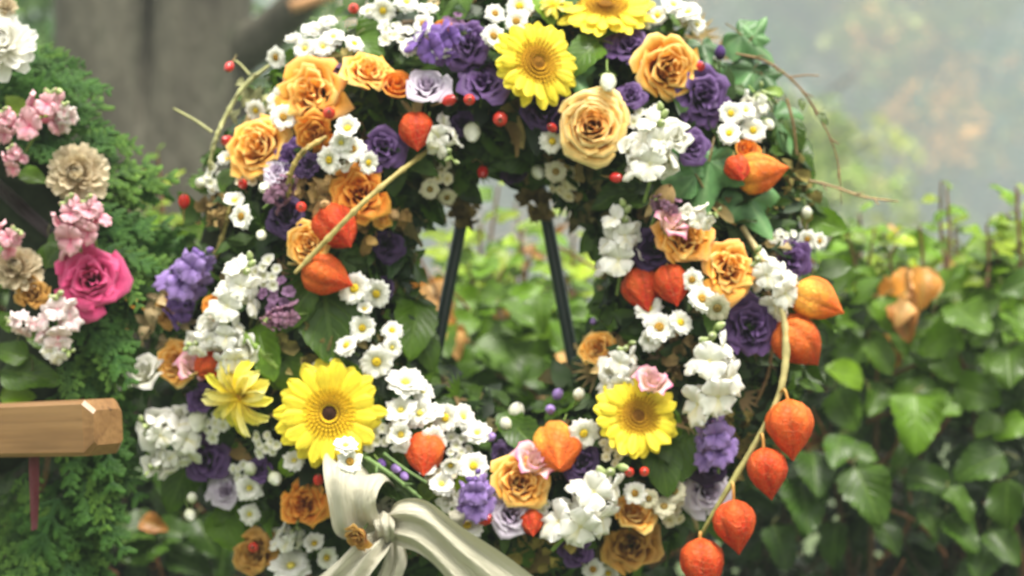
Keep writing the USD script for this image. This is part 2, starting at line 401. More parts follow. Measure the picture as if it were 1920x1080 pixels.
def rose_class(key, inner, outer, edge, n=20, seed=0, opening=1.0, ruffle=0.025, mat="petal", blush=None, height=1.0, half0=1.35, half1=0.85, lean0=-0.03, centre=None):
    p = proto(key)
    for i in range(n):
        t = i / (n - 1)
        o = np.asarray(outer, float)
        e = np.asarray(edge, float)
        if blush is not None and t > 0.72:
            e = e * 0.45 + np.asarray(blush) * 0.55
        inn = np.asarray(inner, float) * (0.72 + 0.28 * t)
        if centre is not None and t < 0.3:
            o, e = o * 0.5 + np.asarray(centre) * 0.5, e * 0.5 + np.asarray(centre) * 0.5
        g = Geo().add(*cup_petal(t, i * 2.39996 + 0.3 * math.sin(seed + i), seed * 31 + i, half0 + (half1 - half0) * t, inn, o, e, ruffle, opening, height, lean0=lean0))
        g.build(p, "petal", M[mat])
    stem_and_calyx(p)


PEACH = ((0.78, 0.34, 0.04), (0.90, 0.58, 0.15), (0.94, 0.80, 0.42))
GOLD = ((0.64, 0.17, 0.010), (0.90, 0.43, 0.04), (0.97, 0.74, 0.28))
ORANGE = ((0.55, 0.09, 0.006), (0.80, 0.25, 0.016), (0.92, 0.52, 0.10))
AMBER = ((0.34, 0.13, 0.02), (0.52, 0.26, 0.04), (0.62, 0.38, 0.12))
PINK = ((0.36, 0.01, 0.07), (0.62, 0.035, 0.17), (0.76, 0.16, 0.33))
VIOLET = ((0.035, 0.012, 0.065), (0.085, 0.034, 0.14), (0.20, 0.115, 0.30))
DUSK = ((0.02, 0.008, 0.035), (0.038, 0.016, 0.065), (0.075, 0.036, 0.12))
LILACW = ((0.50, 0.36, 0.55), (0.72, 0.68, 0.74), (0.74, 0.66, 0.80))
rose_class("peach_rose", *PEACH, n=26, seed=1, opening=0.72, ruffle=0.045, height=1.15, centre=(0.84, 0.36, 0.04))
rose_class("golden_rose", *GOLD, n=19, seed=2, opening=0.85, height=1.15, ruffle=0.09)
rose_class("golden_rose_ruffled", *GOLD, n=16, seed=5, opening=1.1, ruffle=0.14, blush=(0.8, 0.25, 0.12))
rose_class("orange_rose", *ORANGE, n=16, seed=3, opening=0.95, ruffle=0.12)
rose_class("amber_rose", *AMBER, n=16, seed=4, opening=0.85, ruffle=0.10)
rose_class("pink_rose", *PINK, n=18, seed=6, opening=1.2, ruffle=0.09)
rose_class("rose_bud", *ORANGE, n=9, seed=7, opening=0.35, ruffle=0.02, half1=1.2)
rose_class("purple_lisianthus", *VIOLET, n=11, seed=8, opening=1.35, ruffle=0.11, half0=1.2, half1=0.95, lean0=0.03)
rose_class("purple_lisianthus_full", *VIOLET, n=14, seed=9, opening=1.2, ruffle=0.13, half0=1.2, half1=0.9, lean0=0.02)
rose_class("dark_lisianthus", *DUSK, n=11, seed=10, opening=1.1, ruffle=0.10, half0=1.2, half1=0.95)
rose_class("lilac_lisianthus", *LILACW, n=13, seed=11, opening=1.15, ruffle=0.09, mat="white", half0=1.2, half1=0.95, centre=(0.30, 0.18, 0.36))


def ball_class(key, layers, base, tip, seed=0, mat="white", core=(0.6, 0.5, 0.3)):
    """A many-petalled double flower: rings of narrow incurved petals."""
    p, r = proto(key), np.random.default_rng(seed)
    for k, (n, L, a0, a1, z0, w) in enumerate(layers):
        for i in range(n):
            q = petal(L * r.uniform(0.88, 1.1), w, a0 + r.uniform(-0.15, 0.15), a1 + r.uniform(-0.35, 0.35), 5, 4, r0=0.10, z0=z0, cup=0.35, base=base, tip=np.asarray(tip) * r.uniform(0.9, 1.04), wp=([0, 0.3, 0.7, 0.93, 1], [0.4, 0.75, 1.0, 0.9, 0.5]), ruffle=0.05, seed=k * 40 + i)
            Geo().add(*turned(q, i * 6.2832 / n + k * 0.37 + r.uniform(-0.1, 0.1))).build(p, "petal", M[mat])
    Geo().add(*lathe([(0.0, 0.30), (0.14, 0.26), (0.2, 0.1), (0.12, -0.1), (0.0, -0.2)][::-1], 9, core)).build(p, "disc", M["disc"])
    stem_and_calyx(p, top=-0.15)


ball_class("white_chrysanthemum", [(17, 0.92, 0.15, 0.1, -0.14, 0.24), (17, 0.88, 0.45, 0.5, -0.06, 0.23), (15, 0.80, 0.75, 1.1, 0.0, 0.22), (13, 0.70, 1.0, 1.7, 0.04, 0.20), (10, 0.58, 1.2, 2.2, 0.08, 0.18), (7, 0.48, 1.35, 2.6, 0.10, 0.16)],
           (0.82, 0.80, 0.66), (0.86, 0.85, 0.81), 21)
ball_class("cream_chrysanthemum", [(18, 0.92, 0.1, -0.1, -0.14, 0.22), (18, 0.87, 0.45, 0.4, -0.06, 0.21), (16, 0.80, 0.75, 1.1, 0.0, 0.20), (13, 0.70, 1.0, 1.8, 0.04, 0.19), (10, 0.58, 1.2, 2.3, 0.08, 0.17), (7, 0.46, 1.35, 2.7, 0.10, 0.15)],
           (0.42, 0.28, 0.12), (0.66, 0.57, 0.40), 22, mat="petal", core=(0.4, 0.26, 0.1))


def gerbera_class(key, disc, eye, eye_r, disc_r, seed, droop=0.0, base=(0.80, 0.54, 0.01), tip=(0.90, 0.76, 0.05), wild=0.06):
    p, r = proto(key), np.random.default_rng(seed)
    for k, (n, L, a0, a1, z0, w) in enumerate([(19, 0.76, 0.12, -0.18 - droop, -0.04, 0.150), (17, 0.66, 0.30, 0.0 - droop, 0.0, 0.140)]):
        for i in range(n):
            q = petal(L * r.uniform(0.9, 1.06), w * r.uniform(0.88, 1.1), a0 + r.uniform(-wild, wild), a1 + r.uniform(-4.0, 2.6) * wild, 7, 9, r0=0.26, streak=0.13, z0=z0, cup=-0.25, mid=0.10, base=base, tip=np.asarray(tip) * r.uniform(0.84, 1.04), power=0.7, notch=0.05, ruffle=0.02, seed=seed * 90 + k * 30 + i,
                      wp=([0, 0.25, 0.6, 0.85, 0.95, 1], [0.35, 0.7, 1.0, 1.0, 0.86, 0.5]))
            Geo().add(*turned(q, i * 6.2832 / n + k * 0.15 + r.uniform(-0.09, 0.09))).build(p, "petal", M["petal"])
    g = Geo()
    for k in range(5):
        n = 34 - 3 * k
        f = k / 4
        for i in range(n):
            q = petal(0.15 - 0.05 * f, 0.026, 0.55 + 0.5 * f, 0.2 + 0.7 * f, 4, 3, r0=eye_r + (disc_r - eye_r) * (0.95 - f * 0.95), z0=0.02 + 0.03 * f, base=np.asarray(disc) * 0.95, tip=np.asarray(disc) * r.uniform(0.95, 1.08) + (0.12 * (1 - f), 0.10 * (1 - f), 0), cup=-0.3)
            g.add(*turned(q, i * 6.2832 / n + k * 0.2))
    g.build(p, "disc_florets", M["disc"])
    Geo().add(*lathe([(disc_r, -0.02), (disc_r * 0.9, 0.03), (eye_r * 1.2, 0.06), (eye_r * 0.6, 0.10), (0.0, 0.11)], 16, cols=[disc, disc, np.asarray(eye) * 1.3, eye, eye])).build(p, "disc", M["disc"])
    stem_and_calyx(p, r=0.045, top=-0.10, cal=0.16)


gerbera_class("gerbera_dark_eye", (0.62, 0.38, 0.015), (0.035, 0.014, 0.008), 0.12, 0.36, 31)
gerbera_class("gerbera_gold_disc", (0.42, 0.22, 0.012), (0.16, 0.07, 0.006), 0.13, 0.44, 32, wild=0.10)
gerbera_class("gerbera_ragged", (0.38, 0.20, 0.012), (0.13, 0.055, 0.006), 0.13, 0.40, 33, wild=0.17)


gerbera_class("gerbera_side", (0.50, 0.30, 0.015), (0.13, 0.055, 0.006), 0.13, 0.36, 35, droop=0.75, wild=0.22)


def crumpled_gerbera():
    p, r = proto("gerbera_crumpled"), np.random.default_rng(34)
    for i in range(26):
        q = petal(r.uniform(0.7, 1.05), r.uniform(0.11, 0.17), r.uniform(0.1, 0.9), r.uniform(-1.7, -0.3), 7, 5, r0=0.10, z0=0.1, cup=0.8, ruffle=0.10, seed=i, base=(0.86, 0.66, 0.02), tip=(0.92, 0.86, 0.08 + 0.30 * r.random()))
        Geo().add(*turned(q, i * 2.4 + r.uniform(-0.4, 0.4))).build(p, "petal", M["petal"])
    Geo().add(*lathe([(0.2, 0.0), (0.2, 0.1), (0.1, 0.18), (0, 0.2)], 12, (0.4, 0.2, 0.02))).build(p, "disc", M["disc"])
    stem_and_calyx(p, top=-0.05)


crumpled_gerbera()


def daisy_class(key, seed, n=15, eye=(0.62, 0.44, 0.03), eye_r=0.24, lift=0.30, layers=2, w=0.235, tip=(0.85, 0.84, 0.81), drop=-0.35):
    p, r = proto(key), np.random.default_rng(seed)
    g = Geo()
    for k in range(layers):
        for i in range(n):
            if r.random() < 0.05:
                continue
            L = 0.80 * (1 - 0.13 * k) * r.uniform(0.82, 1.10)
            q = petal(L, w * r.uniform(0.9, 1.1), lift + 0.22 * k + r.uniform(-0.08, 0.08), drop + 0.3 * k + r.uniform(-0.55, 0.45), 5, 4, r0=0.18, z0=0.02 * k, cup=-0.2, base=(0.66, 0.66, 0.45), tip=tip, power=0.6, notch=0.03)
            g.add(*turned(q, i * 6.2832 / n + k * 0.18 + r.uniform(-0.06, 0.06)))
    g.build(p, "petals", M["white"])
    e = np.asarray(eye)
    Geo().add(*lathe([(eye_r * 1.15, 0.0), (eye_r, 0.12), (eye_r * 0.62, 0.19), (eye_r * 0.25, 0.17), (0, 0.15)], 12, cols=[e * (0.5, 0.8, 1.2), e * 0.9, e, e * 0.8, e * 0.6], bump=0.05, seed=seed)).build(p, "eye", M["disc"])
    stem_and_calyx(p, r=0.06, length=1.6, top=-0.06, cal=0.13)


daisy_class("daisy_open", 41)
daisy_class("daisy_brown_eye", 42, eye=(0.34, 0.19, 0.03), eye_r=0.27)
daisy_class("daisy_cupped", 43, lift=0.75, drop=0.25, eye=(0.55, 0.40, 0.05), eye_r=0.22)
daisy_class("daisy_double", 44, layers=3, eye=(0.66, 0.55, 0.10), eye_r=0.17)
daisy_class("daisy_faded", 45, eye=(0.22, 0.15, 0.04), eye_r=0.28, tip=(0.56, 0.52, 0.38), drop=-0.7)
daisy_class("daisy_open_b", 341)
daisy_class("daisy_brown_eye_b", 342, eye=(0.34, 0.19, 0.03), eye_r=0.27)
daisy_class("daisy_cupped_b", 343, lift=0.75, drop=0.25, eye=(0.55, 0.40, 0.05), eye_r=0.22)
daisy_class("daisy_double_b", 344, layers=3, eye=(0.66, 0.55, 0.10), eye_r=0.17)
daisy_class("daisy_faded_b", 345, eye=(0.22, 0.15, 0.04), eye_r=0.28, tip=(0.56, 0.52, 0.38), drop=-0.7)


def bud_class(key, col, tipc, cap=(0.16, 0.24, 0.05)):
    """A closed bud: overlapping petals drawn to a point, in a green cap."""
    p = proto(key)
    for i in range(5):
        u, v = np.linspace(0, 1, 8), np.linspace(-1, 1, 5)
        U, V = np.meshgrid(u, v, indexing="ij")
        rr = 0.50 * np.sin(np.pi * np.clip(0.08 + 0.88 * U, 0, 1)) ** 0.8 * (1 + 0.05 * V) + 0.02 * i / 5
        th = i * 2.51 + V * 0.95
        P = np.stack([rr * np.cos(th), rr * np.sin(th), -0.6 + 1.45 * U * (1 - 0.08 * V ** 2)], -1)
        Geo().add(P.reshape(-1, 3), grid_faces(8, 5), lerp(col, tipc, U).reshape(-1, 3), np.stack([U, V * .5 + .5], -1).reshape(-1, 2)).build(p, "petal", M["petal"])
    stem_and_calyx(p, r=0.07, top=-0.6, cal=0.3, green=cap)


bud_class("white_bud", (0.60, 0.64, 0.36), (0.84, 0.83, 0.76))
bud_class("lilac_bud", (0.22, 0.12, 0.40), (0.42, 0.28, 0.62))
bud_class("purple_bud", (0.05, 0.02, 0.10), (0.13, 0.06, 0.26))
bud_class("tan_bud", (0.36, 0.22, 0.08), (0.55, 0.36, 0.16))
rose_class("pink_petal", (0.80, 0.55, 0.40), (0.78, 0.50, 0.55), (0.70, 0.14, 0.36), n=8, seed=14, opening=0.8, ruffle=0.14, half0=1.2, half1=0.9)
rose_class("white_bloom", (0.66, 0.66, 0.46), (0.78, 0.77, 0.70), (0.80, 0.79, 0.75), n=9, seed=15, opening=1.2, ruffle=0.14, mat="white", half0=1.2, half1=0.9)


def blossom(col, lip, throat, seed=0, s=1.0):
    """A snapdragon blossom pointing to +x: tube, two upper lobes, three lower lobes."""
    g, r = Geo(), np.random.default_rng(seed)
    tb = lathe([(0.08, 0.0), (0.12, 0.12), (0.14, 0.35), (0.14, 0.48), (0.11, 0.54), (0.05, 0.57), (0.0, 0.58)], 8, cols=[(0.5, 0.55, 0.3) if min(col) > 0.5 else throat, col, col, col, np.asarray(col) * 0.8 + np.asarray(throat) * 0.2, throat, throat])
    v = tb[0][:, [2, 0, 1]] * (1, 1, 0.9)
    g.add(v, tb[1], tb[2], tb[3])
    for ang, tilt, L in ((0.55, 1.35, 0.42), (-0.55, 1.35, 0.42), (2.35, -0.2, 0.42), (3.1416, -0.4, 0.46), (-2.35, -0.2, 0.42)):
        q = petal(L * r.uniform(1.15, 1.5), 0.30, 0.75, -0.5 if abs(ang) > 1 else -0.1, 7, 7, r0=0.03, ruffle=0.11, seed=seed + int(ang * 7), base=throat if abs(ang) > 3 else col, tip=lip, cup=-0.3)
        v = q[0] @ rot_z(ang).T                       # radial about z
        v = np.stack([v[:, 2] + 0.55, v[:, 1], v[:, 0]], 1)   # axis z -> x, local x -> z
        g.add(v, q[1], q[2], q[3])
    return g.moved(mat4(np.eye(3), (0, 0, 0), s))


def sprig_class(key, col, eye, seed):
    """A branching sprig of small five-petalled blooms, facing +z."""
    p, r = proto(key), np.random.default_rng(seed)
    for i in range(8):
        a, q = i * 2.4, 0.85 * math.sqrt((i + 0.3) / 8)
        c = np.array([q * math.cos(a), q * math.sin(a), r.uniform(-0.1, 0.2)])
        Geo().add(*tube([(0, 0, -0.9), (c[0] * 0.5, c[1] * 0.5, -0.4), c], [0.035, 0.025, 0.02], 5, (0.12, 0.2, 0.05), 6)).build(p, "stem", M["stem"])
        R = frame((c[0] * 0.6, c[1] * 0.6, 1.0), r.uniform(0, 6))
        g = Geo()
        s = 0.36 * r.uniform(0.7, 1.15)
        for k in range(6):
            g.add(*turned(petal(1.0, 0.46, 0.5 + r.uniform(-.2, .2), r.uniform(-0.7, 0.3), 5, 4, r0=0.06, base=np.asarray(eye), tip=col, power=0.4, ruffle=0.08, seed=i * 7 + k, cup=0.2), k * 1.047 + r.uniform(-.1, .1)))
        g.moved(mat4(R, c, s)).build(p, "blossom", M["white"])


sprig_class("white_sprig", (0.85, 0.84, 0.80), (0.60, 0.60, 0.25), 71)
sprig_class("cream_sprig", (0.78, 0.72, 0.55), (0.55, 0.45, 0.16), 72)
sprig_class("mauve_sprig", (0.26, 0.14, 0.26), (0.12, 0.05, 0.12), 73)


def spike_class(key, col, lip, throat, n=8, budn=4, seed=0, bs=0.30, first=0.12, budcol=(0.40, 0.48, 0.20), turn=2.2, spread=None):
    """A flower spike of length 1 along +z with its front towards -y."""
    p, r = proto(key), np.random.default_rng(seed)
    pts = [(0, 0, -0.25), (0.02, 0, 0.2), (-0.02, 0, 0.6), (0.0, -0.02, 1.0)]
    Geo().add(*tube(pts, [0.026, 0.024, 0.018, 0.010], 6, (0.14, 0.22, 0.05), col2=(0.24, 0.32, 0.08))).build(p, "stem", M["stem"], path=str(p) + "/stem")
    ax = spline(pts, 50)
    for i in range(n + budn):
        f = i / (n + budn - 1)
        z = first + (0.97 - first) * f ** 0.9
        base = np.array([np.interp(z, ax[:, 2], ax[:, 0]), np.interp(z, ax[:, 2], ax[:, 1]), z])
        ang = -1.57 + (i % 3 - 1) * 1.15 + r.uniform(-0.3, 0.3) if spread is None else i * turn
        el = 0.30 + 0.55 * f + r.uniform(-0.55, 0.25)
        d = np.array([math.cos(ang) * math.cos(el), math.sin(ang) * math.cos(el), math.sin(el)])
        up = unit(np.array([0, 0, 1.0]) - d * d[2])
        R = np.stack([d, np.cross(up, d), up], 1)
        if i < n:
            s = bs * (1.08 - 0.45 * f) * r.uniform(0.88, 1.1)
            blossom(np.asarray(col) * r.uniform(0.94, 1.03), lip, throat, seed * 50 + i).moved(mat4(R, base, s)).build(p, "blossom", M["petal" if max(col) - min(col) > 0.12 else "white"])
        else:
            s = bs * (0.62 - 0.3 * f)
            b = lathe([(0.0, 0.0), (0.30, 0.25), (0.36, 0.6), (0.2, 1.0), (0.0, 1.15)], 8, cols=[(0.14, 0.22, 0.05), (0.22, 0.3, 0.08), budcol, budcol, np.asarray(col) * 0.9])
            Geo().add(b[0][:, [2, 0, 1]], b[1], b[2], b[3]).moved(mat4(R, base, s)).build(p, "bud", M["petal"])


WH, WHL = (0.80, 0.79, 0.68), (0.85, 0.84, 0.80)
spike_class("white_spike", WH, WHL, (0.74, 0.68, 0.36), 6, 3, 51, bs=0.40)
spike_class("white_spike_sparse", WH, WHL, (0.70, 0.66, 0.32), 4, 3, 52, bs=0.42)
spike_class("white_spike_dense", WH, WHL, (0.74, 0.70, 0.42), 7, 3, 53, bs=0.42)
spike_class("pink_spike", (0.68, 0.26, 0.34), (0.78, 0.50, 0.54), (0.62, 0.10, 0.20), 6, 3, 54, bs=0.46)
spike_class("blush_spike", (0.74, 0.55, 0.55), (0.80, 0.72, 0.70), (0.66, 0.25, 0.30), 6, 3, 58, bs=0.52)
spike_class("lilac_spike", (0.20, 0.11, 0.36), (0.34, 0.23, 0.52), (0.10, 0.04, 0.2), 6, 3, 55, bs=0.52, budcol=(0.2, 0.12, 0.36))
spike_class("violet_spike", (0.11, 0.05, 0.24), (0.24, 0.13, 0.44), (0.05, 0.02, 0.1), 5, 3, 56, bs=0.52, budcol=(0.12, 0.07, 0.22))
spike_class("mauve_spike", (0.22, 0.09, 0.15), (0.30, 0.16, 0.24), (0.1, 0.04, 0.08), 8, 4, 57, bs=0.38, spread=1, budcol=(0.2, 0.1, 0.12))


def husk_geo(top, low, seed=0, open_=0.0):
    """A papery lantern: five ribs, hanging point down along -z, its crown at the origin, length 1."""
    r = np.random.default_rng(seed)
    n, m = 40, 19
    u = np.linspace(0, 1, m)
    prof = np.interp(u, [0, 0.05, 0.16, 0.30, 0.45, 0.60, 0.75, 0.87, 0.95, 1.0], [0.05, 0.22, 0.345, 0.395, 0.385, 0.325, 0.220, 0.108, 0.042, 0.010])
    th = np.linspace(0, 2 * np.pi, n, endpoint=False)
    U, T = np.meshgrid(u, th, indexing="ij")
    rib = np.abs(np.cos(2.5 * T))
    R = prof[:, None] * (0.90 + 0.13 * rib ** 0.7) * (1 + 0.05 * np.sin(T + seed) + 0.03 * np.sin(3 * T + 5 * U + seed))
    q3 = np.stack([np.cos(T) * 2.2, np.sin(T) * 2.2, U * 3.5 + seed * 3.1], -1)
    crease = meshkit.fbm(q3 * 1.6, 3, seed) - 0.5
    R = R * (1 + 0.16 * crease)
    P = np.stack([R * np.cos(T) + 0.05 * U ** 2 * math.sin(seed), R * np.sin(T), -U + 0.05 * np.exp(-U * 12) * (rib - 0.4)], -1)
    c = lerp(top, low, np.clip(U * 1.25 - 0.05 + 0.15 * np.sin(T + seed) + 1.1 * (meshkit.fbm(q3, 2, seed + 40) - 0.5), 0, 1)) * (1 + 0.5 * crease)[..., None]
    c = c * (1 - 0.30 * ((1 - rib) ** 6))[..., None] + np.array([0.10, 0.05, 0.01]) * (rib ** 14)[..., None] * 0.6
    return Geo().add(P.reshape(-1, 3), grid_faces(m, n, True), c.reshape(-1, 3), np.stack([U, T / 6.2832], -1).reshape(-1, 2))


def lantern_class(key, top, low, seed):
    p = proto(key)
    husk_geo(top, low, seed).moved(mat4(np.eye(3), (0, 0, 0.5))).build(p, "husk", M["husk"])
    Geo().add(*tube([(0, 0, 0.47), (0.02, 0.02, 0.60), (0.10, 0.05, 0.80)], [0.035, 0.03, 0.03], 6, (0.45, 0.18, 0.04), col2=(0.26, 0.24, 0.08))).build(p, "stalk", M["stem"])


RED_L, ORG_L, PALE_L = ((0.64, 0.085, 0.014), (0.52, 0.026, 0.006)), ((0.72, 0.16, 0.022), (0.60, 0.045, 0.008)), ((0.86, 0.46, 0.06), (0.68, 0.12, 0.012))
lantern_class("red_lantern", *RED_L, 1)
lantern_class("orange_lantern", *ORG_L, 2)
lantern_class("pale_lantern", *PALE_L, 3)


def hip_class(key, col, L):
    p = proto(key)
    a = np.asarray(col)
    Geo().add(*lathe([(0.0, -L), (0.4, -L * 0.86), (0.8, -L * 0.4), (0.9, 0.1), (0.7, L * 0.65), (0.28, L * 0.95), (0.12, L)], 14, cols=[a, a, a, a * 1.1, a, a * 0.8, a * 0.6])).build(p, "hip", M["hip"])
    g = Geo()
    for k in range(5):
        g.add(*turned(petal(0.4, 0.08, 1.0, 0.6, 4, 3, r0=0.05, z0=L * 0.97, base=(0.06, 0.04, 0.02), tip=(0.1, 0.06, 0.02)), k * 1.2566))
    g.build(p, "calyx", M["stem"])
    Geo().add(*tube([(0, 0, -L * 0.95), (0.1, 0, -L - 0.9), (0.4, 0.1, -L - 2.2)], [0.14, 0.1, 0.09], 5, (0.30, 0.12, 0.05), col2=(0.2, 0.18, 0.06))).build(p, "stalk", M["stem"])


hip_class("rose_hip_oval", (0.42, 0.018, 0.014), 1.35)
hip_class("rose_hip_round", (0.50, 0.035, 0.02), 0.95)


def leaf_geo(L=1.0, W=0.36, bend=0.5, fold=0.25, seed=0, base=(0.08, 0.16, 0.02), tip=(0.10, 0.19, 0.03), nu=8, nv=5, serr=0.05, stalk=True, wave=0.05, round_=0.0):
    """A leaf from the origin along +x, its upper face towards +z."""
    r = np.random.default_rng(seed)
    u, v = np.linspace(0, 1, nu), np.linspace(-1, 1, nv)
    U, V = np.meshgrid(u, v, indexing="ij")
    w = W * (np.sin(np.pi * np.clip(u, 0, 1) ** (0.72 - round_ * 0.12)) ** (0.75 - 0.25 * round_) * (1 - 0.18 * u) + 0.012)
    a = 0.25 - bend * u
    x = np.concatenate([[0], np.cumsum(np.cos((a[1:] + a[:-1]) / 2) * L / (nu - 1))])
    z = np.concatenate([[0], np.cumsum(np.sin((a[1:] + a[:-1]) / 2) * L / (nu - 1))])
    s = 1 + serr * np.where(np.abs(V) > 0.99, np.where(np.arange(nu) % 2 == 0, 1, -1)[:, None], 0)
    y = w[:, None] * V * s
    zz = z[:, None] + fold * np.abs(V) ** 1.3 * w[:, None] + wave * L * np.sin(U * 9 + r.uniform(0, 6)) * V * np.abs(V) + wave * 0.6 * L * np.sin(U * 5 + r.uniform(0, 6)) * V ** 2
    P = np.stack([np.broadcast_to(x[:, None], y.shape), y, zz], -1)
    c = lerp(base, tip, U * 0.6 + 0.4 * np.abs(V))
    g = Geo().add(P.reshape(-1, 3), grid_faces(nu, nv), c.reshape(-1, 3), np.stack([U, V * 0.5 + 0.5], -1).reshape(-1, 2))
    if stalk:
        g.add(*tube([(-0.16 * L, 0.01, -0.05 * L), (-0.06 * L, 0, -0.01 * L), (0.03 * L, 0, 0.0)], [0.018 * L, 0.015 * L, 0.012 * L], 4, (0.12, 0.12, 0.03), 4))
    return g


def ivy_geo(seed=0, base=(0.035, 0.085, 0.018), rim=(0.05, 0.12, 0.03)):
    """A five-lobed ivy leaf of length 1 along +x."""
    r = np.random.default_rng(seed)
    ang = np.array([-3.0, -2.35, -1.85, -1.15, -0.72, -0.42, 0.0, 0.42, 0.72, 1.15, 1.85, 2.35, 3.0])
    rad = np.array([0.12, 0.42, 0.46, 0.66, 0.44, 0.52, 0.98, 0.52, 0.44, 0.66, 0.46, 0.42, 0.12]) * r.uniform(0.93, 1.07, 13)
    A = np.linspace(-3.0, 3.0, 37)
    R = np.interp(A, ang, rad)
    rows = np.linspace(0.02, 1, 6)
    P = np.stack([rows[:, None] * R * np.cos(A), rows[:, None] * R * np.sin(A), np.zeros((6, 37))], -1)
    lob = np.abs(np.sin(A * 2.1))
    P[..., 2] = 0.10 * rows[:, None] ** 1.5 * np.cos(5 * A)[None] * 0.5 - 0.10 * rows[:, None] ** 2 + 0.04 * np.sin(A * 3 + seed) * rows[:, None]
    vein = np.exp(-((((A[:, None] - np.array([-1.85, -1.1, 0, 1.1, 1.85])[None]) / 0.09) ** 2).min(1)))
    c = lerp(base, rim, rows[:, None] * np.ones(37)) + 0.10 * vein[None, :, None] * (1 - 0.5 * rows)[:, None, None] * np.array([0.8, 1.0, 0.5])
    g = Geo().add(P.reshape(-1, 3), grid_faces(6, 37), c.reshape(-1, 3))
    g.add(*tube([(-0.45, 0.03, -0.12), (-0.2, 0.01, -0.02), (0.02, 0, 0.0)], [0.022, 0.02, 0.02], 4, (0.16, 0.12, 0.04), 5))
    return g


def conifer_spray(L=1.0, seed=0, col=(0.035, 0.085, 0.02), tipc=(0.09, 0.17, 0.04), order=0):
    """A flat spray of scaly twigs along +x, drooping at its tip."""
    r, g = np.random.default_rng(seed), Geo()

    def strip(p0, d, L, w, n, c0, c1):
        s = np.linspace(0, 1, n)
        zig = 1 + 0.22 * np.where(np.arange(n) % 2 == 0, 1, -1)
        side = unit(np.cross((0, 0, 1.0), d))
        pts = p0 + d * L * s[:, None] + np.array([0, 0, -1]) * (0.16 * L * s ** 2)[:, None]
        ww = w * zig * np.where(s > 0.9, 0.5, 1)
        V = np.stack([pts - side * ww[:, None], pts + np.array([0, 0, w * 0.6]), pts + side * ww[:, None]], 1)
        g.add(V.reshape(-1, 3), grid_faces(n, 3), np.repeat(lerp(c0, c1, s), 3, 0), None)
        return pts

    main = strip(np.zeros(3), np.array([1.0, 0, 0]), L, 0.026 * L, 12, col, tipc)
    for k in range(7):
        f = 0.08 + 0.86 * k / 6
        p = main[min(int(f * 11), 11)]
        for sgn in (-1, 1):
            a = sgn * r.uniform(0.6, 0.9)
            d = np.array([math.cos(a), math.sin(a), r.uniform(-0.15, 0.1)])
            l = L * 0.46 * (1 - 0.72 * f) * r.uniform(0.8, 1.15)
            sub = strip(p, unit(d), l, 0.027 * L, 8, np.asarray(col) * r.uniform(0.8, 1.2), tipc)
            for j in range(2, 8, 2):
                for s2 in (-1, 1):
                    a2 = a + s2 * 0.65
                    d2 = np.array([math.cos(a2), math.sin(a2), r.uniform(-0.1, 0.1)])
                    strip(sub[j], unit(d2), l * 0.40 * (1 - j / 10), 0.022 * L, 4, col, np.asarray(tipc) * r.uniform(0.8, 1.25))
    return g

# ---------------------------------------------------------------- ground
gx, gy = np.meshgrid(np.concatenate([np.linspace(-150, -4, 12), np.linspace(-3, 3, 13), np.linspace(4, 150, 12)]), np.concatenate([np.linspace(-40, -2, 6), np.linspace(-1, 4, 12), np.linspace(6, 220, 16)]), indexing="ij")
gz = 0.10 * (meshkit.fbm(np.stack([gx * 0.3, gy * 0.3, gx * 0], -1), 3, 5) - 0.5)
ground = usdkit.mesh(stage, numbered("/World", "grass_ground"), (np.stack([gx, gy, gz], -1).reshape(-1, 3), grid_faces(*gx.shape)), M["lawn"], smooth=True)
data(ground.GetPrim(), "damp grassy ground below the hedge and wreaths", None, None, "structure")


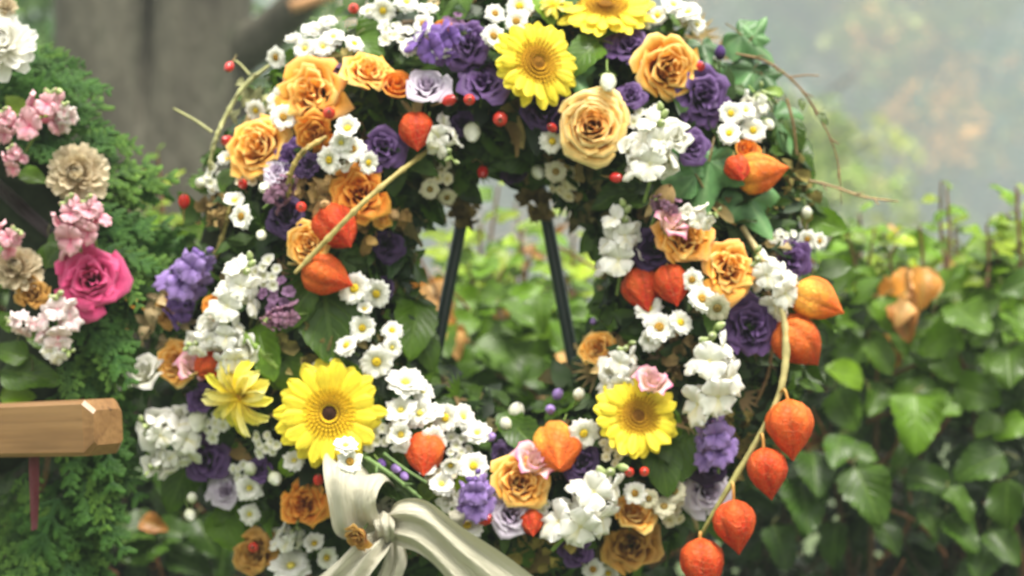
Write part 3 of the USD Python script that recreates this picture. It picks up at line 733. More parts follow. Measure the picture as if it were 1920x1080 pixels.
# ---------------------------------------------------------------- far trees in the mist
def far_tree(name, label, px, y, height, rad, cols, n, seed, leaf=0.26, group=None, low=0.12, trunk_r=0.22, weights=None, lumps=26):
    r = np.random.default_rng(seed)
    x = at(px, 540, y)[0]
    t = thing(name, label, "tree", group, mat4(np.eye(3), (x, y, -0.05)))
    tr = Geo()
    tr.add(*tube([(0, 0, 0), (0.1, 0, height * 0.3), (-0.05, 0.1, height * 0.6), (0, 0, height * 0.9)], [trunk_r, trunk_r * 0.75, trunk_r * 0.4, 0.04], 9, (0.07, 0.06, 0.045)))
    for k in range(9):
        a, z0 = k * 2.4, height * (low + 0.08 + 0.07 * k)
        q = rad * (0.85 - 0.05 * k)
        tr.add(*tube([(0, 0, z0), (math.cos(a) * q * 0.5, math.sin(a) * q * 0.5, z0 + 0.10 * height), (math.cos(a) * q, math.sin(a) * q, z0 + 0.16 * height)], [trunk_r * 0.4, trunk_r * 0.22, 0.03], 6, (0.07, 0.06, 0.045)))
    tr.build(t.GetPath(), "trunk", M["stem"])
    # leaf clumps spread through the lumps of the crown
    m = lumps
    cz = r.uniform(low, 0.93, m)
    prof = np.sin(np.pi * np.clip((cz - low) / (1.0 - low), 0, 1) ** 0.75) ** 0.6
    ca, cr = r.uniform(0, 6.28, m), rad * prof * np.sqrt(r.uniform(0.02, 0.75, m))
    C = np.stack([cr * np.cos(ca), cr * np.sin(ca), cz * height], 1)
    S = rad * r.uniform(0.28, 0.5, m) * (26 / m) ** 0.45
    k = r.integers(0, m, n)
    d = r.normal(size=(n, 3)); d /= np.linalg.norm(d, axis=1, keepdims=True)
    P = C[k] + d * (S[k] * r.uniform(0.35, 1.0, n) ** 0.5)[:, None] * (1, 1, 0.8)
    nn = r.normal(size=(n, 3)) + (0, -0.4, 0.8); nn /= np.linalg.norm(nn, axis=1, keepdims=True)
    a = np.cross(nn, r.normal(size=(n, 3))); a /= np.linalg.norm(a, axis=1, keepdims=True)
    b = np.cross(nn, a)
    l = leaf * r.uniform(0.6, 1.3, n)[:, None]
    q = np.stack([P - a * l * 0.5, P + b * l * 0.32 + nn * l * 0.08, P + a * l * 0.55 - nn * l * 0.1, P - b * l * 0.32 + nn * l * 0.08], 1)
    f = np.arange(n)[:, None] * 4
    ck = r.choice(len(cols), m, p=weights)
    cc = np.asarray(cols)[np.where(r.random(n) < 0.75, ck[k], r.integers(0, len(cols), n))] * r.uniform(0.7, 1.3, n)[:, None]
    Geo().add(q.reshape(-1, 3), np.vstack([f + [0, 1, 2], f + [0, 2, 3]]), np.repeat(cc, 4, 0)).build(t.GetPath(), "crown", M["far"], "stuff")
    return t


GR, GR2, TEAL, TAN, OLV = (0.050, 0.120, 0.035), (0.09, 0.17, 0.035), (0.030, 0.105, 0.070), (0.50, 0.27, 0.07), (0.13, 0.15, 0.035)
mist = "misty trees far behind the hedge"
far_specs = [  # px, y, height, radius, colours, label
    (140, 77, 27, 8.8, (GR, TEAL, OLV), "misty green tree far behind the thick trunk at left"),
    (560, 82, 29, 9.1, (GR, GR2, TAN), "misty green tree far off between the trunk and the wreath top"),
    (930, 72, 22, 8.0, (OLV, TAN, TAN, GR), "misty tan and olive tree seen through the hole of the flower wreath"),
    (1240, 80, 29, 9.1, (GR, GR2, OLV), "misty olive tree far behind the right side of the flower wreath"),
    (1560, 66, 27, 8.8, (GR, OLV, TAN, TEAL, GR2), "misty green tree with tan autumn leaves right of the flower wreath"),
    (1800, 80, 29, 9.1, (TEAL, GR, TAN, TEAL), "bluish misty tree with few tan leaves above the hedge at right"),
    (2050, 91, 31, 9.6, (TEAL, TEAL, GR), "palest blue grey misty tree at the right edge"),
    (1680, 102, 32, 10.5, (TEAL, TAN, TEAL, OLV), "bluish green misty tree standing behind the tree with tan autumn leaves"),
    (1400, 105, 32, 10.5, (TEAL, GR, TAN), "bluish green misty tree far behind the upper right edge of the wreath"),
    (1930, 108, 34, 11.4, (TEAL, TEAL, GR), "grey blue misty tree farthest back at right"),
    (760, 105, 32, 10.5, (GR, OLV, TEAL), "misty tree far behind the top of the flower wreath"),
    (-180, 88, 29, 9.5, (TEAL, GR), "misty green tree beyond the left edge behind the conifer wreath")]
for i, (px, y, hgt, rad, cols, lab) in enumerate(far_specs):
    far_tree("far_tree", lab, px, y, hgt, rad, cols, 10000, 100 + i, group=mist, leaf=0.70, low=0.03, lumps=75)
far_tree("leafy_shrub", "soft green leafy shrub behind the thick grey trunk at left", 330, 6.2, 2.9, 1.35, (GR, GR2, (0.11, 0.19, 0.04)), 9000, 131, leaf=0.085, low=0.2, trunk_r=0.05)
far_tree("young_tree", "pale yellow green young tree in mist just right of the flower wreath", 1500, 14.0, 2.9, 1.15, ((0.22, 0.32, 0.07), (0.36, 0.40, 0.12), (0.30, 0.33, 0.12)), 2600, 132, leaf=0.12, low=0.3, trunk_r=0.04)

# ---------------------------------------------------------------- the thick trunk at left
TY = 2.6
tcx = at(265, 540, TY)[0]
trunk_thing = thing("beech_tree", "thick grey smooth-barked tree trunk with dark fissure behind the left greenery", "tree", None, mat4(np.eye(3), (tcx, TY, -0.05)))
nz, nth = 90, 128
Z, TH = np.meshgrid(np.linspace(0, 4.2, nz), np.linspace(0, 2 * np.pi, nth, endpoint=False), indexing="ij")
zr = 1.2 - (np.array([130, 0]) - 540) * (TY - EYE_Y) * PX + 0.05      # heights of the fissure's foot and of the picture's top
split = np.clip((Z - zr[0] + 0.25) / 0.9, 0, 1)
off = 0.085 + 0.05 * split
R1, R2 = 0.168 - 0.02 * split, 0.172 - 0.02 * split
def ray(cx, R):
    b = cx * np.cos(TH)
    return b + np.sqrt(np.maximum(b * b - cx * cx + R * R, 0.0009))
ra, rb = ray(-off, R1), ray(off + 0.01, R2)
k = 30 - 12 * (1 - split)
rr = np.log(np.exp(k * ra) + np.exp(k * rb)) / k - 0.02
cleft = np.clip((Z - 1.60) / 0.28, 0, 1)
groove = np.exp(-((TH - 4.80) / (0.07 + 0.13 * cleft)) ** 2) * cleft
rr = rr * (1 - 0.8 * groove)
flare = 0.20 * np.exp(-Z / 0.35)
rr = rr * (1 + flare) * (1 - 0.02 * Z) + 0.030 * (meshkit.fbm(np.stack([np.cos(TH) * 2.2, np.sin(TH) * 2.2, Z * 1.3], -1), 4, 3) - 0.5)
P = np.stack([rr * np.cos(TH) + 0.012 * Z, rr * np.sin(TH), Z], -1)
Geo().add(P.reshape(-1, 3), grid_faces(nz, nth, True)[:, ::-1], (0.16, 0.15, 0.12)).build(trunk_thing.GetPath(), "trunk", M["bark"])
base = at(430, 110, TY) - (tcx, TY, -0.05)
tip1 = at(600, -30, TY - 0.25) - (tcx, TY, -0.05)
Geo().add(*tube([base - (0.16, 0, 0.10), base, (base + tip1) / 2 + (0, 0, -0.015), tip1, tip1 + (0.3, -0.1, 0.22)], [0.075, 0.062, 0.050, 0.040, 0.03], 12, (0.15, 0.14, 0.11), 24, knots=0.05)).build(trunk_thing.GetPath(), "limb", M["bark"])
st = at(545, 14, TY - 0.3) - (tcx, TY, -0.05)
Geo().add(*tube([st, st + (0.12, 0, 0.045), st + (0.35, -0.02, 0.16)], [0.014, 0.016, 0.018], 8, (0.42, 0.22, 0.10))).build(trunk_thing.GetPath(), "branch_stub", M["stem"], label="pale tan broken branch at the top")

# ---------------------------------------------------------------- hedge
hedge = thing("hedge", "dense clipped beech hedge with glossy green leaves behind both wreaths", "hedge")
hp = hedge.GetPath()
HY0, HY1 = 0.34, 1.05


def hedge_top(x):
    """Height of the clipped top."""
    px = np.asarray(x) / (2.1 * PX) + 960
    py = np.interp(px, [-600, 0, 300, 640, 800, 900, 1000, 1120, 1400, 1560, 1700, 1850, 1990, 2500], [430, 430, 455, 540, 585, 605, 610, 600, 550, 525, 535, 505, 465, 455])
    return EYE_Z - (py - 540) * 2.1 * PX


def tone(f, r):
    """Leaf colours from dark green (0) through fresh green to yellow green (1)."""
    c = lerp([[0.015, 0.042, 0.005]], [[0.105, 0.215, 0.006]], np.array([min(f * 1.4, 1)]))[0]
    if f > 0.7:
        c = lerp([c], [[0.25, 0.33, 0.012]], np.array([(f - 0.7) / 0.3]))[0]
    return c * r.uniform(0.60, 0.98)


BROWN = [(0.42, 0.19, 0.03), (0.30, 0.13, 0.03), (0.46, 0.27, 0.10), (0.24, 0.09, 0.03)]


def leaf_pose(p, n, d):
    n = unit(n)
    d = unit(np.asarray(d) - n * (n @ np.asarray(d)))
    return mat4(np.stack([d, np.cross(n, d), n], 1), p)


hr = np.random.default_rng(77)
# branches inside
for i in range(34):
    x = hr.uniform(-1.15, 1.15)
    y = hr.uniform(HY0 + 0.12, HY1 - 0.05)
    h = hedge_top(x) - hr.uniform(0.0, 0.1)
    pts = [(x, y, 0.0), (x + hr.uniform(-.05, .05), y, h * 0.4), (x + hr.uniform(-.09, .09), y + hr.uniform(-.05, .05), h * 0.75), (x + hr.uniform(-.12, .12), y + hr.uniform(-.08, .08), h)]
    Geo().add(*tube(pts, [0.010, 0.008, 0.005, 0.0025], 6, (0.09, 0.055, 0.03), knots=0.15, seed=i)).build(hp, "branch", M["stem"])
inner = Geo()
for i in range(1500):
    x, y = hr.uniform(-1.2, 1.2), hr.uniform(HY0 + 0.16, HY1)
    z = hr.uniform(0.3, float(hedge_top(x)) - 0.06)
    d = hr.normal(0, 1, 3) * (0.07, 0.05, 0.09)
    inner.add(*tube([(x, y, z), np.array([x, y, z]) + d * 0.5 + hr.normal(0, 0.006, 3), np.array([x, y, z]) + d], [0.003, 0.0025, 0.0015], 4, np.array([0.050, 0.034, 0.022]) * hr.uniform(0.7, 1.3), 5))
inner.build(hp, "inner_twigs", M["stem"], "stuff")
# front twigs, some seen between the leaves
for i in range(110):
    x = hr.uniform(-1.0, 1.0)
    z = hr.uniform(0.72, float(hedge_top(x)) - 0.03)
    y = HY0 + hr.uniform(0.02, 0.10)
    a = hr.uniform(0.5, 2.6)
    L = hr.uniform(0.07, 0.16)
    pts = [(x, y + 0.08, z), (x + math.cos(a) * L * 0.5, y + 0.02, z + math.sin(a) * L * 0.5), (x + math.cos(a + 0.3) * L, y, z + math.sin(a + 0.2) * L)]
    Geo().add(*tube(pts, [0.0028, 0.0022, 0.0014], 5, (0.15, 0.065, 0.03), 8)).build(hp, "twig", M["stem"])
# the mass of leaves
bulk = Geo()
N = 8800
for i in range(N):
    x = hr.uniform(-1.25, 1.25)
    top = float(hedge_top(x))
    if i % 7 in (0, 3, 5):
        z, y = top - 0.02 - (top - 0.25) * hr.random() ** 0.9, hr.uniform(0.80, HY1 + 0.1)
    elif hr.random() < 0.27:
        z, y = top - abs(hr.normal(0, 0.035)) + 0.01, hr.uniform(HY0, HY1)
    else:
        z = top - (top - 0.45) * hr.random() ** 1.25
        y = HY0 + 0.05 + 0.30 * min(1, max(0, top - z - 0.05) / 0.25) * hr.random() ** 0.5 + (HY1 - HY0 - 0.3) * hr.random() ** 1.9
    L = hr.uniform(0.030, 0.066)
    if i % 7 in (0, 3, 5):
        L *= 1.5
    n = (hr.normal(0, 0.45), -0.75 + hr.normal(0, 0.4), 0.75 + hr.normal(0, 0.4))
    d = (hr.normal(0, 1), hr.normal(-0.3, 0.5), hr.normal(-0.45, 0.55))
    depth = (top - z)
    f = np.clip(0.50 - depth * 2.5 + hr.normal(0, 0.2), 0, 1)  # darker further below the top: the hedge's inner shade put into leaf colour
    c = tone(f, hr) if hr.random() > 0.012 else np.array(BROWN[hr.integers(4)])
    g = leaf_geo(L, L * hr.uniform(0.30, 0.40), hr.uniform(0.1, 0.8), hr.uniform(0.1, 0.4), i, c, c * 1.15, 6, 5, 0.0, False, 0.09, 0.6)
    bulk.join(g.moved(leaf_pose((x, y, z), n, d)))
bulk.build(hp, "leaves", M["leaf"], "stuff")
# large leaves that can be told apart: px, py of the middle, length in px, where the tip points (degrees, 0 right, 90 down), tone, depth
big = [(1715, 800, 150, 95, .62, .33), (1625, 935, 150, 70, .40, .31), (1745, 905, 120, 15, .18, .33), (1800, 948, 95, 60, .45, .31), (1838, 862, 130, 170, .24, .32), (1885, 950, 120, 100, .36, .30),
       (1800, 1005, 110, 60, .30, .32), (1740, 985, 90, 80, .3, .33), (1668, 1010, 90, 60, .22, .34), (1765, 770, 90, 30, .55, .35), (1850, 800, 80, 140, .66, .34), (1895, 800, 90, 160, .8, .33),
       (1900, 700, 120, 80, .45, .33), (1850, 690, 80, 130, .6, .36), (1820, 620, 130, 60, .58, .35), (1760, 640, 110, 150, .72, .36), (1735, 600, 120, 330, .75, .37), (1690, 640, 80, 80, .6, .37),
       (1650, 670, 95, 60, .68, .35), (1585, 700, 100, 200, .92, .33), (1600, 650, 90, 190, .55, .35), (1660, 590, 85, 90, .85, .35), (1570, 620, 80, 150, .5, .36), (1640, 750, 100, 120, .46, .35),
       (1590, 770, 110, 60, .40, .35), (1570, 860, 110, 100, .30, .33), (1520, 900, 130, 95, .22, .34), (1500, 960, 140, 90, .16, .35), (1610, 860, 90, 30, .36, .34), (1690, 860, 80, 140, .33, .36),
       (1880, 1030, 110, 60, .30, .31), (1840, 1060, 110, 120, .25, .32), (1560, 1020, 110, 110, .15, .36), (1460, 1030, 110, 80, .14, .36), (1800, 540, 150, 345, .9, .40), (1890, 560, 90, 20, .8, .38),
       (1860, 470, 120, 10, .95, .45), (1900, 430, 90, 20, 1.0, .45), (1740, 470, 110, 350, .8, .55), (1690, 500, 80, 20, .7, .5), (1610, 520, 90, 200, .55, .4), (1560, 560, 90, 30, .5, .4), (1900, 620, 100, 60, .55, .33),
       (1835, 740, 110, 20, .38, .34), (1780, 690, 90, 60, .5, .36), (1720, 720, 100, 200, .42, .36),
       # seen through the hole of the flower wreath
       (960, 610, 120, 60, .55, .38), (1015, 590, 100, 90, .6, .38), (905, 620, 90, 150, .62, .38), (940, 665, 130, 20, .42, .36), (1000, 665, 120, 200, .38, .36), (880, 680, 110, 0, .35, .36), (1050, 640, 100, 100, .5, .37),
       (850, 600, 120, 330, .72, .38), (880, 560, 110, 350, .7, .42), (1080, 600, 90, 60, .6, .4), (900, 720, 120, 30, .26, .36), (1010, 720, 110, 160, .24, .36), (840, 655, 110, 70, .45, .37), (1040, 560, 80, 200, .66, .42),
       (930, 570, 90, 30, .66, .42), (990, 545, 80, 330, .75, .45), (820, 560, 120, 320, .85, .42), (780, 590, 100, 60, .7, .42), (780, 660, 140, 70, .40, .36), (870, 640, 90, 20, .4, .4), (965, 700, 90, 80, .3, .36), (1055, 690, 90, 60, .34, .36),
       # low at left
       (240, 1000, 140, 165, .24, .30), (265, 1030, 120, 150, .22, .30), (330, 1000, 100, 10, .19, .31), (350, 1050, 120, 20, .16, .31), (300, 950, 100, 200, .16, .32), (390, 1010, 110, 60, .16, .31), (250, 910, 90, 120, .13, .33), (310, 900, 90, 80, .13, .33), (420, 1060, 90, 90, .13, .31),
       (285, 470, 80, 60, .8, .42), (300, 520, 80, 70, .75, .42), (330, 480, 70, 120, .85, .42), (290, 420, 80, 330, .9, .42), (340, 420, 80, 200, .6, .42), (310, 560, 90, 90, .6, .40), (350, 450, 70, 60, .9, .42)]
nl = 0
for i, (px, py, lp, deg, f, y) in enumerate(big):
    a = math.radians(deg)
    L = size(lp, y) * 0.84
    d = np.array([math.cos(a), -0.25 + hr.normal(0, 0.12), -math.sin(a)])
    n = unit((hr.normal(0, 0.38), -1.0, 0.62 + hr.normal(0, 0.34)))
    c = tone(f * (0.8 if py < 840 else 0.55), hr)  # low leaves toned down more, shade near the bottom painted into their colour
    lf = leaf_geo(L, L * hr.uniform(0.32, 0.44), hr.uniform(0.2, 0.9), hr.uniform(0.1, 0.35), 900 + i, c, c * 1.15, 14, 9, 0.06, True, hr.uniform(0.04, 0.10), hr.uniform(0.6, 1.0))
    p = at(px, py, y) - unit(d) * L * 0.5
    lf.moved(leaf_pose(p, n, d)).build(hp, "leaf", M["leaf"])
    nl += 1
for px, py, lp, deg, ci, y in [(1705, 530, 110, 280, 0, .36), (1740, 520, 90, 250, 2, .36), (1680, 535, 80, 310, 0, .37), (1725, 545, 90, 100, 0, .35), (1695, 605, 90, 80, 1, .34), (1690, 590, 60, 120, 2, .33),
                               (800, 548, 100, 200, 0, .40), (770, 540, 80, 330, 0, .40), (825, 570, 90, 60, 2, .39), (860, 640, 60, 60, 1, .38), (1058, 685, 55, 80, 2, .34), (855, 650, 60, 80, 2, .36), (830, 590, 70, 20, 0, .38),
                               (270, 575, 60, 60, 0, .40), (1910, 545, 60, 20, 2, .35), (290, 985, 60, 20, 1, .30), (1640, 575, 50, 60, 2, .37)]:
    a = math.radians(deg)
    L = size(lp, y)
    d = np.array([math.cos(a), -0.2, -math.sin(a)])
    c = np.array(BROWN[ci]) * hr.uniform(0.85, 1.2)
    leaf_geo(L, L * 0.34, 0.9, 0.5, nl, c, c * (1.15, 1.0, 0.9), 10, 7, 0.06, True, 0.09, 0.7).moved(leaf_pose(at(px, py, y) - unit(d) * L * 0.5, (hr.normal(0, .3), -1, 0.5), d)).build(hp, "leaf", M["leaf"], label="withered orange brown leaf")
    nl += 1
# upright shoots on the clipped top: px and py of the tip, py of the foot, depth
shoots = [(1765, 340, 520, .50), (1775, 352, 560, .42), (1905, 350, 560, .42), (1640, 430, 560, .42), (1585, 430, 560, .42), (1725, 425, 570, .40), (1850, 420, 560, .40), (1660, 425, 520, .55), (1612, 400, 530, .48), (1890, 400, 520, .46), (1910, 360, 480, .50), (1560, 440, 540, .5), (1790, 400, 520, .58), 
          (935, 350, 600, .62), (980, 430, 600, .58), (900, 420, 600, .60), (860, 470, 590, .64), (1030, 400, 590, .66), (1075, 440, 590, .60), (965, 380, 600, .70), (1000, 470, 600, .55), (915, 480, 600, .52), (1050, 500, 600, .52), (845, 440, 580, .7), (880, 500, 600, .5), (1095, 500, 600, .62), (945, 500, 600, .48),
          (295, 285, 470, .45), (270, 300, 470, .44), (300, 380, 500, .42), (255, 350, 480, .5), (330, 420, 520, .44), (1500, 380, 520, .55), (1860, 450, 540, .42), (1690, 440, 540, .42)]
for i, (px, py, pf, y) in enumerate(shoots):
    a, b = at(px + hr.uniform(-12, 12), pf, y), at(px, py, y)
    mid = (a + b) / 2 + (hr.uniform(-0.012, 0.012), 0.01, 0)
    pts = spline([a, mid, b], 16)
    path = numbered(str(hp), "shoot")
    Geo().add(*tube([a, mid, b], [0.0030, 0.0024, 0.0014], 5, (0.12, 0.06, 0.03), 12, col2=(0.18, 0.09, 0.035))).build(hp, "shoot", M["stem"], path=path)
    m = 8 if 800 < px < 1130 else 6
    for j in range(m):
        p = pts[int(3 + 12 * j / (m - 1))]
        L = (hr.uniform(0.024, 0.048) if 800 < px < 1130 else hr.uniform(0.018, 0.038)) * (1.0 if j < m - 1 else 0.6)
        side = 1 if j % 2 else -1
        d = (side * hr.uniform(0.5, 1), hr.uniform(-0.6, 0.3), hr.uniform(-0.15, 0.75))
        n = (hr.normal(0, 0.4), -0.6, 0.8)
        f = hr.uniform(0.62, 1.0)
        c = tone(f, hr) if hr.random() > 0.06 else np.array(BROWN[hr.integers(3)]) * 0.9
        leaf_geo(L, L * hr.uniform(0.30, 0.42), hr.uniform(0.1, 0.9), hr.uniform(0.1, 0.4), 3000 + i * 9 + j, c, c * 1.15, 8, 5, 0.04, True, 0.05, 0.8).moved(leaf_pose(p + unit(d) * L * 0.14, n, d)).build(path, "leaf", M["leaf"])
        nl += 1

# ---------------------------------------------------------------- easel
easel = thing("display_easel", "dark green tubular easel with splayed legs showing through the wreath's hole", "easel")
EC = at(945, -60, 0.10)
for (x0, y0), (x1, y1) in (((882, 330), (806, 720)), ((1010, 330), (1083, 720))):
    a, b = at(x0, y0, 0.09), at(x1, y1, 0.075)
    dirv = (b - a) / abs(b[2] - a[2])
    Geo().add(*tube([a - dirv * 0.16, a, b, b + dirv * b[2]], [0.0060, 0.0062, 0.0066, 0.007], 12, (0.012, 0.030, 0.022), 20)).build(easel.GetPath(), "leg", M["plastic"])
Geo().add(*tube([EC + (0, 0.0, 0.02), at(882, 330, 0.13), at(806, 720, 0.19), at(806, 720, 0.19) + (at(806, 720, 0.19) - at(882, 330, 0.13)) / (at(882, 330, 0.13)[2] - at(806, 720, 0.19)[2]) * at(806, 720, 0.19)[2]], [0.0050] * 4, 12, (0.012, 0.030, 0.022), 16)).build(easel.GetPath(), "rear_leg", M["plastic"])
Geo().add(*tube([at(806 - 40, 1000, 0.068), at(945, 1004, 0.066), at(1083 + 50, 1000, 0.068)], [0.005] * 3, 10, (0.012, 0.030, 0.022), 8)).build(easel.GetPath(), "crossbar", M["plastic"])

# ---------------------------------------------------------------- body of the flower wreath
CX, CY = 950.0, 535.0


def ring_radii(th):
    c, s = np.cos(th), np.sin(th)
    rin = 1 / np.sqrt((c / 168) ** 2 + (s / 208) ** 2)
    rout = 1 / np.sqrt((c / 585) ** 2 + (s / 585) ** 2)
    ll = np.maximum(0, np.cos(th - math.atan2(330, -560)))
    return rin, rout * (1 + 0.10 * ll ** 4)


def ring_t(px, py):
    th = np.arctan2(py - CY, px - CX)
    rin, rout = ring_radii(th)
    return (np.hypot(px - CX, py - CY) - rin) / (rout - rin)


def ring_h(px, py):
    return 0.088 * np.sin(np.pi * np.clip(ring_t(px, py), 0.02, 0.98)) ** 0.65


def ring_surface(px, py):
    """Depth of the wreath's front at this pixel, and its normal."""
    h = float(ring_h(px, py))
    gx = float(ring_h(px + 6, py) - ring_h(px - 6, py)) / (12 * 1.6 * PX)
    gz = -float(ring_h(px, py + 6) - ring_h(px, py - 6)) / (12 * 1.6 * PX)
    return 0.01 - h, unit((-gx, -1.0, -gz))


wreath = thing("flower_wreath", "large round wreath of moss and greenery carrying the mixed autumn flowers", "wreath")
wp_ = wreath.GetPath()
TH, PH = np.meshgrid(np.linspace(0, 2 * np.pi, 120, endpoint=False), np.linspace(0, 2 * np.pi, 26, endpoint=False), indexing="ij")
rin, rout = ring_radii(TH)
tt = 0.5 - 0.44 * np.cos(PH)
rad = rin + (rout - rin) * tt
yy = np.where(np.sin(PH) > 0, -0.060, 0.055) * np.abs(np.sin(PH)) ** 0.8 + 0.012
d_ = (yy - EYE_Y) * PX
P = np.stack([(CX + rad * np.cos(TH) - 960) * d_, yy, EYE_Z - (CY + rad * np.sin(TH) - 540) * d_], -1)
P[..., 1] += 0.02 * (meshkit.fbm(P * 40, 3, 9) - 0.5)
f = grid_faces(120, 26, True)
w = np.arange(26)
f2 = np.stack([119 * 26 + w, w, w * 0 + (w + 1) % 26, 119 * 26 + (w + 1) % 26], 1)
f = np.vstack([f, f2[:, [0, 1, 2]], f2[:, [0, 2, 3]]])
Geo().add(P.reshape(-1, 3), f, (0.022, 0.030, 0.012)).build(wp_, "moss_ring", M["moss"])
wr = np.random.default_rng(5)
fol, mos, tgs = Geo(), Geo(), Geo()
for i in range(5200):
    th = wr.uniform(0, 6.2832)
    t = wr.uniform(0.05, 1.0)
    ri, ro = ring_radii(th)
    px, py = CX + (ri + (ro - ri) * t) * math.cos(th), CY + (ri + (ro - ri) * t) * math.sin(th)
    if not (120 < px < 1700 and -140 < py < 1180):
        continue
    y, n = ring_surface(px, py)
    y += wr.uniform(0.0, 0.035)
    p = at(px, py, y)
    out = np.array([math.cos(th), 0, -math.sin(th)]) * (1 if t > 0.45 else -1)
    d = out * wr.uniform(-0.2, 0.9) + wr.normal(0, 0.55, 3) + (0, -0.25, 0)
    n = n + wr.normal(0, 0.45, 3) + (0, 0, 0.35)
    L = wr.uniform(0.016, 0.042)
    edge = min(t, 1 - t)
    f = np.clip(wr.normal(0.10 + 0.22 * (edge < 0.12), 0.16), 0, 0.8)
    c = tone(f, wr) if wr.random() > 0.10 else np.array([(0.22, 0.14, 0.05), (0.30, 0.22, 0.08), (0.12, 0.10, 0.03)][wr.integers(3)])
    kind = wr.random()
    if kind < 0.75:
        fol.join(leaf_geo(L, L * wr.uniform(0.18, 0.36), wr.uniform(0.1, 0.9), 0.3, i, c, c * 1.15, 5, 3, 0, False, 0.05, 0.3).moved(leaf_pose(p, n, d)))
    else:
        g = Geo()
        for q in range(5):
            s = (q - 2) * 0.35
            dd = np.array([math.cos(s), math.sin(s), 0.15])
            g.join(leaf_geo(L * 0.7, L * 0.07, 0.3, 0.1, q, c, c * 1.2, 3, 3, 0, False, 0.0).moved(mat4(rot_z(s), (0, 0, 0))))
        fol.join(g.moved(leaf_pose(p, n, d)))
fol.build(wp_, "foliage", M["green"], "stuff")
# dry moss and seed heads: px, py, spread px, count
for (px, py, sp, k, col) in [(600, 362, 36, 26, (0.30, 0.20, 0.08)), (400, 385, 38, 26, (0.26, 0.18, 0.07)), (868, 395, 26, 22, (0.17, 0.12, 0.045)), (1012, 372, 30, 24, (0.18, 0.13, 0.05)), (1130, 660, 40, 16, (0.50, 0.36, 0.16)), (1010, 1030, 60, 34, (0.22, 0.17, 0.05)), (1400, 830, 60, 30, (0.13, 0.10, 0.03)),
                             (1060, 335, 40, 18, (0.20, 0.15, 0.06)), (1480, 360, 50, 26, (0.16, 0.13, 0.04)), (700, 640, 40, 12, (0.16, 0.13, 0.05)), (1110, 400, 40, 22, (0.14, 0.12, 0.05)), (830, 345, 40, 24, (0.13, 0.12, 0.05)), (1260, 660, 40, 18, (0.17, 0.12, 0.05)), (560, 650, 50, 16, (0.18, 0.15, 0.05)), (640, 120, 40, 18, (0.22, 0.18, 0.06)), (740, 410, 20, 8, (0.40, 0.25, 0.09)), (685, 445, 18, 6, (0.40, 0.25, 0.09)), (480, 190, 40, 14, (0.24, 0.24, 0.12)), (320, 590, 46, 20, (0.34, 0.26, 0.14))]:
    g = Geo()
    for j in range(k):
        a, q = wr.uniform(0, 6.28), math.sqrt(wr.random())
        x, yq = px + sp * q * math.cos(a), py + sp * q * math.sin(a)
        y, n = ring_surface(x, yq)
        inhole = ring_t(x, yq) < 0.03
        y = (0.075 if inhole else y) - wr.uniform(0.0, 0.02)
        c = np.asarray(col) * wr.uniform(0.65, 1.35)
        L = wr.uniform(0.010, 0.022)
        g.join(leaf_geo(L, L * 0.33, wr.uniform(0.6, 1.8), 0.6, j, c, c * 1.2, 5, 3, 0, False, 0.1, 0.6).moved(leaf_pose(at(x, yq, y), n + wr.normal(0, 0.6, 3), wr.normal(0, 1, 3))))
    g.build(wp_, "dry_moss_tuft", M["moss"], "stuff")
